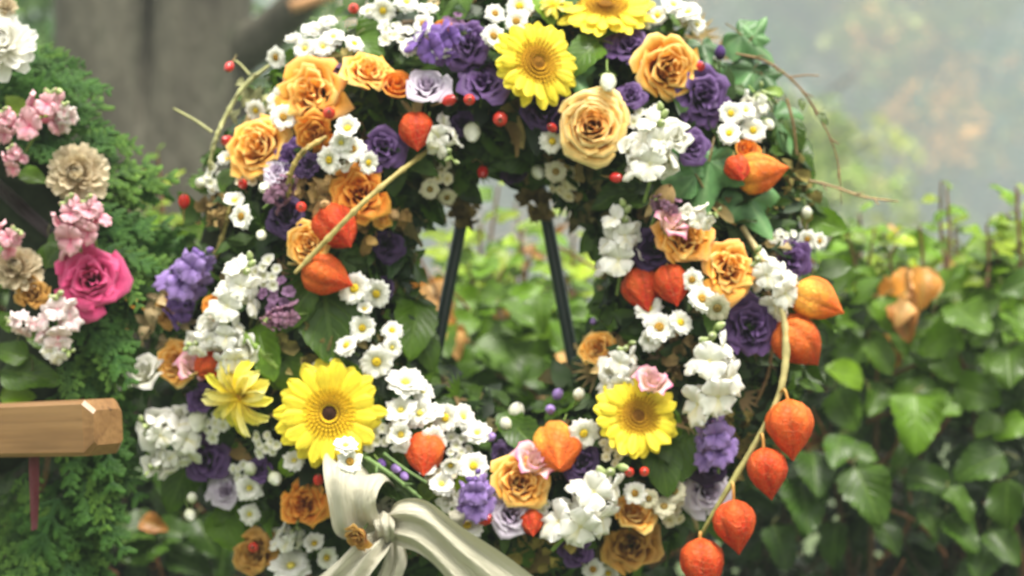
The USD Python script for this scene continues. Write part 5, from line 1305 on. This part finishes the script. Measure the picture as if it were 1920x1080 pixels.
for key, p0, p1, lab in [
        ("white_spike_dense", (1160, 520), (1172, 385), "white snapdragon spike beside the hole's right rim"),
        ("white_spike_dense", (1215, 345), (1242, 205), "white snapdragon spike right of the perfect peach rose"),
        ("white_spike_sparse", (812, 235), (852, 305), "sparse white snapdragon spike drooping at the hole's top left"),
        ("white_spike_dense", (425, 605), (472, 485), "dense white snapdragon spike at middle left above white blooms"),
        ("white_spike_dense", (440, 625), (350, 650), "white snapdragon spike lying left above the peach rose"),
        ("white_spike", (440, 690), (430, 585), "white snapdragon spike above the drooping yellow gerbera"),
        ("white_spike", (1330, 770), (1340, 610), "tall white snapdragon spike between lisianthus and ragged gerbera"),
        ("white_spike", (1150, 735), (1180, 640), "white snapdragon spike behind the top of the ragged gerbera"),
        ("white_spike", (1060, 1000), (1160, 870), "white snapdragon spike below the ragged gerbera, leaning right"),
        ("white_spike", (1470, 570), (1415, 470), "white snapdragon spike at right beside the lantern branch's top"),
        ("white_spike", (370, 835), (262, 790), "white snapdragon spike pointing left at the wreath's lower left"),
        ("white_spike_sparse", (340, 850), (275, 885), "white snapdragon spike drooping left under the other at lower left"),
        ("white_spike_sparse", (1290, 420), (1350, 395), "white snapdragon spike lying above the orange rose at right"),
        ("white_spike_sparse", (530, 1030), (560, 980), "short white snapdragon spike under the bottom orange rose"),
        ("white_spike_sparse", (1400, 230), (1430, 160), "short white snapdragon spike among the ivy at upper right")]:
    spike(key, "white_snapdragon", lab, "snapdragon", p0, p1)
for key, p0, p1, lab in [("lilac_spike", (332, 552), (388, 468), "lilac snapdragon spike at the far left edge of the wreath"), ("lilac_spike", (1345, 865), (1335, 775), "lilac snapdragon spike at lower right below the white spike"),
                         ("lilac_spike", (892, 965), (892, 885), "lilac snapdragon blossoms below the hole beside daisies"), ("violet_spike", (345, 590), (335, 535), "dark violet snapdragon blossoms below the lilac spike at left"),
                         ("mauve_spike", (560, 590), (490, 600), "faded mauve snapdragon spike left of the large green leaf"), ("mauve_spike", (505, 380), (555, 335), "faded mauve snapdragon spike under the yellow peach rose"),
                         ("violet_spike", (800, 100), (880, 60), "mauve violet snapdragon spike behind the violet lisianthus at top"), ("mauve_spike", (1265, 395), (1225, 370), "short mauve snapdragon spike above the pink petal at right")]:
    spike(key, "purple_snapdragon", lab, "snapdragon", p0, p1)


# lanterns
def lantern(key, label, crown, tip, depth=0.0, lift=0.03, y=None):
    m = ((crown[0] + tip[0]) / 2, (crown[1] + tip[1]) / 2)
    y = (ring_surface(*m)[0] if 0 < ring_t(*m) < 1.02 else 0.0) - lift if y is None else y
    a, b = at(crown[0], crown[1], y - depth / 2), at(tip[0], tip[1], y + depth / 2)
    copy(key, "paper_lantern_pod", label, "seed pod", mat4(frame(a - b, fr.uniform(0, 6.28)), (a + b) / 2, np.linalg.norm(a - b)))


for key, c, t, dp, lab in [
        ("orange_lantern", (572, 498), (664, 532), -.01, "orange red paper lantern pod lying below the golden orange rose"),
        ("red_lantern", (612, 398), (662, 462), -.03, "bright red paper lantern pod under the straight twig"),
        ("pale_lantern", (1380, 330), (1480, 314), -.01, "cream and orange paper lantern pod pointing right at upper right"),
        ("red_lantern", (1195, 512), (1212, 584), -.03, "orange red paper lantern pod, left of two above the right daisies"),
        ("red_lantern", (1250, 502), (1268, 576), -.02, "orange red paper lantern pod, right of two above the right daisies"),
        ("pale_lantern", (1040, 815), (1048, 878), -.05, "lone orange paper lantern pod below the hole beside the oval daisy"),
        ("orange_lantern", (800, 820), (795, 895), -.03, "orange paper lantern pod half hidden behind daisies below the hole"),
        ("red_lantern", (372, 698), (428, 662), .02, "slim red paper lantern pod at far left beside the peach rose"),
        ("red_lantern", (778, 218), (785, 285), -.02, "red paper lantern pod between white buds above the straight twig"),
        ("red_lantern", (995, 960), (1002, 1005), -.02, "small red lantern pod right of the white lilac lisianthus"),
        ("red_lantern", (1375, 300), (1392, 340), -.02, "small red lantern pod behind the cream and orange one")]:
    lantern(key, lab, c, t, dp)
# the hanging branch with its six lanterns
br = thing("lantern_branch", "pale stem with six orange paper lantern pods hanging at the wreath's right", "branch")
bp_ = br.GetPath()
stem_pts = [(1392, 425, -.07), (1436, 500, -.09), (1468, 590, -.10), (1474, 660, -.105), (1462, 735, -.11), (1425, 815, -.115), (1372, 905, -.12), (1330, 975, -.118), (1312, 1008, -.112)]
Geo().add(*tube([at(*p) for p in stem_pts], [.0026, .0028, .0028, .0036, .0026, .0024, .0030, .0018, .0012], 9, (0.46, 0.38, 0.18), 80, col2=(0.20, 0.20, 0.05), knots=0.12)).build(bp_, "stem", M["stem"])
for i, (j, crown, tip, y, cols, depth) in enumerate([(4, (1478, 752), (1492, 864), -.125, ORG_L, -.01), (5, (1432, 842), (1443, 938), -.13, RED_L, -.008), (6, (1375, 940), (1386, 1040), -.13, RED_L, -.008), (8, (1312, 1012), (1318, 1118), -.125, RED_L, -.01),
                                                     (2, (1488, 545), (1581, 590), -.09, PALE_L, -.015), (3, (1470, 605), (1534, 684), -.085, ORG_L, .02)]):
    a, b = at(crown[0], crown[1], y - depth / 2), at(tip[0], tip[1], y + depth / 2)
    L = np.linalg.norm(a - b)
    husk_geo(*cols, seed=20 + i).moved(mat4(frame(a - b, fr.uniform(0, 6.28)), a, L)).build(bp_, "lantern", M["husk"])
    s = at(*stem_pts[j])
    Geo().add(*tube([s, (s + a) / 2 + (0, -0.004, 0.006), a + (b - a) * 0.03], [.0016, .0014, .0016], 6, (0.30, 0.26, 0.08), 10, col2=(0.5, 0.2, 0.04))).build(bp_, "stalk", M["stem"])

# rose hips
for key, px, py, rp, tl, lab in [
        ("rose_hip_oval", 430, 125, 9, (-.3, -.9), "red rose hip on a thin stalk outside the upper left edge"), ("rose_hip_oval", 345, 378, 11, (.2, 1.3), "red rose hip standing clear at the left edge before the trunk"),
        ("rose_hip_oval", 428, 265, 11, (-.8, .2), "red rose hip left of the yellow peach rose"), ("rose_hip_round", 617, 212, 12, (.1, .2), "pinkish red hip on the ruffled golden rose"), ("rose_hip_round", 938, 223, 14, (.0, -.2), "shiny round red hip left below the upper gerbera"),
        ("rose_hip_round", 880, 187, 11, (.1, .0), "round red hip below the drooping violet lisianthus"), ("rose_hip_oval", 842, 188, 11, (1.2, .3), "oval red hip right of the lilac white lisianthus at top"), ("rose_hip_oval", 1210, 288, 11, (.0, -.9), "red hip in the white snapdragon right of the peach rose"),
        ("rose_hip_oval", 1155, 333, 10, (1.2, -.2), "red hip below the perfect peach rose"), ("rose_hip_round", 565, 388, 10, (.0, .1), "dark red hip right of the spiky dark lisianthus"), ("rose_hip_round", 663, 16, 10, (.0, .2), "red hip among daisies at the picture's top"),
        ("rose_hip_oval", 908, 973, 13, (.9, .2), "red hip right of the daisy at bottom middle"), ("rose_hip_round", 475, 1026, 10, (.0, .1), "small red berry on the wilted brown orange rose"), ("rose_hip_oval", 597, 900, 10, (.1, .9), "red hip between the bottom orange rose and ribbon"),
        ("rose_hip_round", 1180, 885, 9, (.0, .1), "dark red berry below the ragged gerbera, left of two"), ("rose_hip_round", 1208, 884, 9, (.0, .1), "dark red berry below the ragged gerbera, right of two"), ("rose_hip_round", 1315, 783, 10, (.2, .2), "small red berry on the lilac snapdragon at lower right"),
        ("rose_hip_oval", 455, 345, 9, (.0, .5), "red hip behind the small lilac lisianthus at left"), ("rose_hip_oval", 905, 322, 11, (.0, -.9), "dark red hip at the top of the wreath hole"), ("rose_hip_oval", 1310, 128, 11, (.6, .5), "red hip right of the rolled golden rose"), ("rose_hip_oval", 1035, 240, 9, (-.4, .3), "red hip at the left edge of the perfect peach rose")]:
    put(key, "rose_hip", lab, "rose hip", px, py, rp, tl, None, 0.040, "rose hips of the flower wreath", ext=0.9)


# bare stems and twigs
def stem_thing(name, label, pts, radii, col, col2=None, extra=()):
    t = thing(name, label, "twig")
    s = np.linspace(0, 1, 64)
    rad = np.interp(s, np.linspace(0, 1, len(radii)), radii) * 0.80 * np.interp(s, [0, 0.05, 0.9, 1], [0.75, 1, 0.9, 0.6])
    nodes = np.linspace(0.12, 0.9, 2 * len(pts)) + 0.03 * np.sin(np.arange(2 * len(pts)) * 5.1)
    rad = rad * (1 + 0.42 * np.exp(-((s[:, None] - nodes[None]) / 0.014) ** 2).sum(1))
    Geo().add(*tube([at(*p) for p in pts], rad, 9, col, 64, col2=col2, knots=0.07, seed=len(pts))).build(t.GetPath(), "stem", M["stem"])
    axis = spline([at(*p) for p in pts], 64)
    for j, nd in enumerate(nodes[::2]):
        c = axis[int(nd * 63)]
        dv = unit(axis[min(int(nd * 63) + 2, 63)] - axis[max(int(nd * 63) - 2, 0)] + np.array([0.4 * (-1) ** j, -0.5, 0.4 * (-1) ** j]) * 0.01)
        Geo().add(*tube([c, c + dv * 0.005, c + dv * 0.010], [rad.mean() * 0.8, rad.mean() * 0.7, 0.0003], 6, np.asarray(col) * 0.8, 6)).build(t.GetPath(), "bud", M["stem"])
    for k, (ps, rd) in enumerate(extra):
        Geo().add(*tube([at(*p) for p in ps], rd, 6, col, 8, col2=col2)).build(t.GetPath(), "side_twig", M["stem"])
    return t


OL, OL2, BRN = (0.28, 0.23, 0.07), (0.40, 0.32, 0.12), (0.20, 0.115, 0.05)
stem_thing("willow_stick", "straight olive stick crossing the roses at upper left", [(815, 272, -.085), (690, 372, -.130), (553, 512, -.112)], [.0024, .0030, .0032], OL, OL2)
stem_thing("curved_twig", "pale curved twig with thorny side shoot arching outside the upper left edge", [(505, 122, -.03), (455, 165, -.03), (415, 235, -.03), (397, 290, -.03), (392, 345, -.02)], [.0020, .0024, .0025, .0026, .0026], (0.36, 0.36, 0.17), (0.30, 0.30, 0.12),
           [([(398, 248, -.03), (365, 225, -.03), (325, 203, -.03)], [.0016, .0014, .001]), ([(468, 140, -.03), (450, 120, -.03), (437, 112, -.03)], [.0014, .0012, .001])])
stem_thing("bent_stem", "bent olive stem looping above the brownish rose at upper left", [(540, 375, -.10), (545, 325, -.12), (568, 285, -.125), (612, 256, -.12)], [.0024, .0028, .0028, .003], OL, (0.36, 0.25, 0.07))
stem_thing("olive_stem", "olive stem rising from the lilac spike at left to the daisies", [(390, 525, -.03), (412, 460, -.05), (432, 385, -.06)], [.003, .003, .0026], OL, OL)
stem_thing("willow_arc", "thin brown willow arc with small leaves at upper right", [(1380, 100, -.02), (1440, 117, -.02), (1500, 165, -.02), (1545, 235, -.02), (1570, 300, -.015), (1578, 385, -.01)], [.0014, .0014, .0013, .0011, .0009, .0007], BRN, (0.26, 0.17, 0.08),
           [([(1478, 145, -.02), (1510, 141, -.02), (1535, 142, -.02)], [.001, .0009, .0007]), ([(1475, 185, -.02), (1488, 235, -.02), (1494, 290, -.015)], [.0015, .0014, .0012])])
for px, py, lp, deg, k in [(1502, 185, 26, 90, 0), (1535, 212, 30, 60, 0), (1470, 175, 40, 190, 1), (1450, 178, 30, 160, 1)]:
    a = math.radians(deg); d = np.array([math.cos(a), -.2, -math.sin(a)]); L = size(lp, -.02)
    c = np.array([(0.06, 0.09, 0.02), (0.16, 0.24, 0.05)][k])
    leaf_geo(L, L * .3, .5, .3, lp, c, c * 1.1, 8, 5).moved(leaf_pose(at(px, py, -.025), (0.1, -1, .4), d)).build("/World/willow_arc", "leaf", M["leaf"])
stem_thing("brown_twig", "brown twig sticking out right of the wreath over the hedge", [(1470, 330, -.02), (1545, 345, -.02), (1620, 369, -.02), (1685, 378, -.02)], [.0018, .0016, .0014, .001], (0.28, 0.20, 0.10), (0.36, 0.24, 0.11))
stem_thing("green_stem", "green brown stem running down the hole's right rim", [(1095, 345, .03), (1122, 440, .03), (1150, 540, .03), (1165, 625, .03)], [.003, .0028, .0026, .0024], (0.24, 0.20, 0.07), (0.20, 0.18, 0.06))
stem_thing("thin_brown_stem", "thin brown stem behind the lantern branch at right", [(1440, 545, -.06), (1450, 620, -.06), (1440, 700, -.06), (1415, 760, -.05)], [.002, .002, .002, .002], BRN, BRN)
stem_thing("green_stem", "fresh green flower stems crossing right of the ribbon loop", [(665, 845, -.10), (720, 880, -.12), (790, 935, -.12)], [.002, .0022, .0022], (0.12, 0.2, 0.06), (0.14, 0.22, 0.07), [([(720, 850, -.11), (760, 880, -.12), (800, 905, -.12)], [.0014] * 3)])
stem_thing("green_stem", "bright green stem between white blooms at middle left", [(430, 590, -.09), (470, 640, -.10), (520, 690, -.10)], [.003, .003, .0028], (0.18, 0.28, 0.05), (0.2, 0.3, 0.06))

# ---------------------------------------------------------------- cream satin ribbon
def strip(ea, eb, n=26, m=9, fold=0.0, waves=1.5, phase=0.0, thick=0.0003, col=(0.60, 0.57, 0.44), bulge=0.0, taper=None):
    """A band of cloth between two edges given as (px, py, depth)."""
    a, b = spline([at(*p) for p in ea], n), spline([at(*p) for p in eb], n)
    v = np.linspace(0, 1, m)
    P = a[:, None] * (1 - v)[None, :, None] + b[:, None] * v[None, :, None]
    t = np.gradient(P, axis=0); w = np.gradient(P, axis=1)
    nn = np.cross(t, w); nn /= np.linalg.norm(nn, axis=-1, keepdims=True) + 1e-9
    u = np.linspace(0, 1, n)[:, None]
    ph = (v[None] + 0.10 * np.sin(u * 5 + phase)) * waves + phase / 6.28 + u * 0.22
    tri = 2 * np.abs(2 * (ph - np.floor(ph + 0.5))) - 1
    h = fold * np.sign(tri) * np.abs(tri) ** 0.8 * (0.45 + 0.55 * np.abs(np.sin(u * 2.6 + 0.5)))
    h = h + 0.0030 * (meshkit.fbm(np.stack([u * 6 + phase * 9 + 0 * v[None], v[None] * 2.2 + 0 * u, 0 * u + 0 * v[None] + fold * 900], -1), 3, 4) - 0.5) * min(1, fold / 0.002) + bulge * np.sin(np.pi * v)[None]
    A, B = P + nn * h[..., None], P + nn * (h - thick)[..., None]
    F = grid_faces(n, m)
    i, j = np.arange(n - 1), np.arange(m - 1)
    N = n * m
    rim = []
    for idx in (np.arange(n) * m, np.arange(n) * m + m - 1, np.arange(m), (n - 1) * m + np.arange(m)):
        q = np.stack([idx[:-1], idx[1:], idx[1:] + N, idx[:-1] + N], 1)
        rim += [q[:, [0, 1, 2]], q[:, [0, 2, 3]]]
    U = np.stack(np.broadcast_arrays(u, v[None]), -1).reshape(-1, 2)
    return np.vstack([A.reshape(-1, 3), B.reshape(-1, 3)]), np.vstack([F, F[:, ::-1] + N] + rim), np.broadcast_to(col, (2 * N, 3)), np.vstack([U, U])


rib = thing("ribbon_bow", "cream satin ribbon bow with loop and tails at the bottom of the wreath", "ribbon")
rp_ = rib.GetPath()
Geo().add(*strip([(668, 1016, -.130), (628, 1000, -.142), (614, 940, -.148), (606, 885, -.142), (610, 855, -.118), (638, 864, -.082), (690, 930, -.066), (715, 990, -.090)],
                 [(728, 990, -.130), (709, 965, -.150), (703, 942, -.162), (709, 918, -.160), (724, 902, -.142), (737, 915, -.100), (738, 945, -.082), (732, 985, -.096)], 80, 31, .0036, 2.1, 0.5)).build(rp_, "loop", M["satin"])
Geo().add(*strip([(722, 968, -.13), (745, 940, -.150), (800, 940, -.160), (870, 990, -.155), (940, 1035, -.145), (1020, 1095, -.135)],
                 [(722, 1012, -.13), (745, 1024, -.145), (785, 1040, -.152), (830, 1078, -.152), (860, 1125, -.147), (880, 1170, -.135)], 70, 41, .0042, 2.3, 0.9)).build(rp_, "tail", M["satin"])
Geo().add(*strip([(712, 990, -.135), (672, 1015, -.150), (625, 1058, -.152), (575, 1100, -.145)], [(735, 1012, -.140), (722, 1045, -.158), (690, 1085, -.160), (655, 1140, -.150)], 50, 31, .0050, 2.2, 0.2)).build(rp_, "tail", M["satin"])
Geo().add(*strip([(728, 1005, -.128), (722, 1045, -.135), (705, 1085, -.135), (690, 1140, -.130)], [(752, 1005, -.130), (762, 1045, -.138), (752, 1085, -.140), (740, 1140, -.130)], 44, 25, .004, 1.8, 1.2)).build(rp_, "tail", M["satin"])
Geo().add(*strip([(838, 958, -.112), (846, 975, -.120), (850, 995, -.112)], [(868, 955, -.112), (872, 970, -.122), (864, 992, -.112)], 12, 7, .001, 1.0, 0.0)).build(rp_, "fold", M["satin"])
Geo().add(*strip([(700, 968, -.140), (702, 990, -.152), (706, 1014, -.140)], [(738, 962, -.140), (740, 988, -.156), (740, 1014, -.140)], 22, 15, .0022, 2.5, 0.4, bulge=0.003)).build(rp_, "knot", M["satin"])

# ---------------------------------------------------------------- flowers of the conifer wreath
def putl(key, name, label, cat, px, py, rp, tilt, y=-0.055, ext=1.0, spin=None):
    put(key, name, label, cat, px, py, rp, tilt, spin, 0, None, ext, y)


putl("white_chrysanthemum", "white_chrysanthemum", "large white chrysanthemum cut by the left edge at the top", "chrysanthemum", 2, 85, 66, (.2, .35))
putl("cream_chrysanthemum", "cream_chrysanthemum", "fading cream chrysanthemum above the pink snapdragon at left", "chrysanthemum", 146, 328, 58, (.1, .2))
putl("cream_chrysanthemum", "cream_chrysanthemum", "cream chrysanthemum by the left edge beside the hot pink rose", "chrysanthemum", 34, 505, 46, (.0, .5))
putl("pink_rose", "pink_rose", "hot pink ruffled rose in the conifer wreath at left", "rose", 172, 524, 66, (.15, .1), ext=1.1)
putl("amber_rose", "tan_rose", "orange tan curled rose below the left cream chrysanthemum", "rose", 62, 550, 38, (.1, .1), ext=1.1)
putl("cream_chrysanthemum", "cream_chrysanthemum", "small cream bloom peeping over the large white chrysanthemum", "chrysanthemum", 12, 12, 20, (.2, .5))
for key, p0, p1, lab in [("pink_spike", (150, 470), (128, 365), "pink snapdragon spike between the cream chrysanthemum and pink rose"), ("pink_spike", (60, 260), (108, 165), "pink snapdragon spike at upper left under the conifer tips"),
                         ("pink_spike", (178, 450), (165, 365), "pink snapdragon spike beside the other over the pink rose"), ("pink_spike", (20, 260), (8, 200), "pink snapdragon blossoms at the left edge below the white chrysanthemum"),
                         ("pink_spike", (35, 320), (20, 270), "pink snapdragon blossoms above the dark hollow at left"), ("pink_spike", (-20, 470), (40, 430), "pink and green snapdragon tip at the left edge"),
                         ("blush_spike", (110, 640), (110, 548), "cream white snapdragon spike below the hot pink rose"), ("blush_spike", (60, 610), (10, 600), "pale pink snapdragon spike beside the cream white one at left"), ("white_spike_sparse", (85, 655), (138, 660), "faded cream snapdragon tip lowest of the left wreath"),
                         ("blush_spike", (120, 235), (125, 190), "faded peach snapdragon tip above the fading cream chrysanthemum")]:
    spike(key, "pink_snapdragon" if "pink" in lab else "cream_snapdragon", lab, "snapdragon", p0, p1, y=-0.06)

mar = thing("maroon_ribbon", "dark maroon ribbon stretched across the hollow of the left wreath", "ribbon")
Geo().add(*strip([(-120, 235, -.02), (0, 335, -.03), (60, 390, -.01), (115, 440, -.01)], [(-140, 265, -.01), (-10, 360, -.01), (48, 412, -.01), (105, 460, -.01)], 20, 7, .002, 1.0, 0, col=(0.016, 0.003, 0.005))).build(mar.GetPath(), "band", M["satin"])

# wooden arm of a grave cross in front of the conifer wreath, with a hanging red ribbon
cross = thing("wooden_beam", "brown oiled wooden beam with chamfered end in front of the left wreath", "beam")
a0, a1 = at(203, 800, -0.16), at(-330, 815, 0.10)
ax = unit(a0 - a1); Lb = np.linalg.norm(a0 - a1) + 0.25
side = unit(np.cross(ax, (0, 0, 1.0))); up = np.cross(side, ax)
hh, tk = size(104, -0.15) / 2, 0.019


def octa(x, h, t, ch):
    return [(-x, s * (t - c2), q * (h - c1)) for s in (-1, 1) for q in (-1, 1) for c1, c2 in ((0, ch), (ch, 0))]


def wood_part(name, shape, origin):
    m = usdkit.mesh(stage, numbered(str(cross.GetPath()), name), shape, M["wood"], smooth=15)
    m.AddTransformOp().Set(gfm(mat4(np.stack([ax, side, up], 1), origin)))


wood_part("arm", trimesh.convex.convex_hull(np.array(octa(0.0, hh * 0.62, tk * 0.8, 0.003) + octa(0.010, hh, tk, 0.0035) + octa(Lb, hh, tk, 0.0035))), a0)
post = trimesh.creation.box((1.55, 0.038, 0.09))
m = usdkit.mesh(stage, numbered(str(cross.GetPath()), "post"), post, M["wood"], smooth=15)
cpos = a0 - ax * (Lb * 0.62) + side * (2 * tk + 0.001)
m.AddTransformOp().Set(gfm(mat4(np.stack([(0, 0, 1.0), side, np.cross((0, 0, 1.0), side)], 1), (cpos[0], cpos[1], 0.70))))
red = thing("hanging_ribbon", "narrow dark red ribbon hanging below the wooden beam", "ribbon")
Geo().add(*strip([(53, 800, -.098), (53, 850, -.100), (55, 920, -.100), (58, 996, -.098)], [(73, 800, -.098), (73, 850, -.104), (73, 920, -.102), (70, 992, -.100)], 18, 5, .0008, 1.0, 0, col=(0.20, 0.012, 0.026))).build(red.GetPath(), "band", M["satin"])

# ---------------------------------------------------------------- the misty air

hz = trimesh.creation.box((160.0, 150.0, 46.0))
hz.apply_translation((0, 66.0, 21.8))
h = usdkit.mesh(stage, numbered("/World", "haze"), hz, M["haze"])
data(h.GetPrim(), "pale even autumn mist over the whole place", None, None, "stuff")
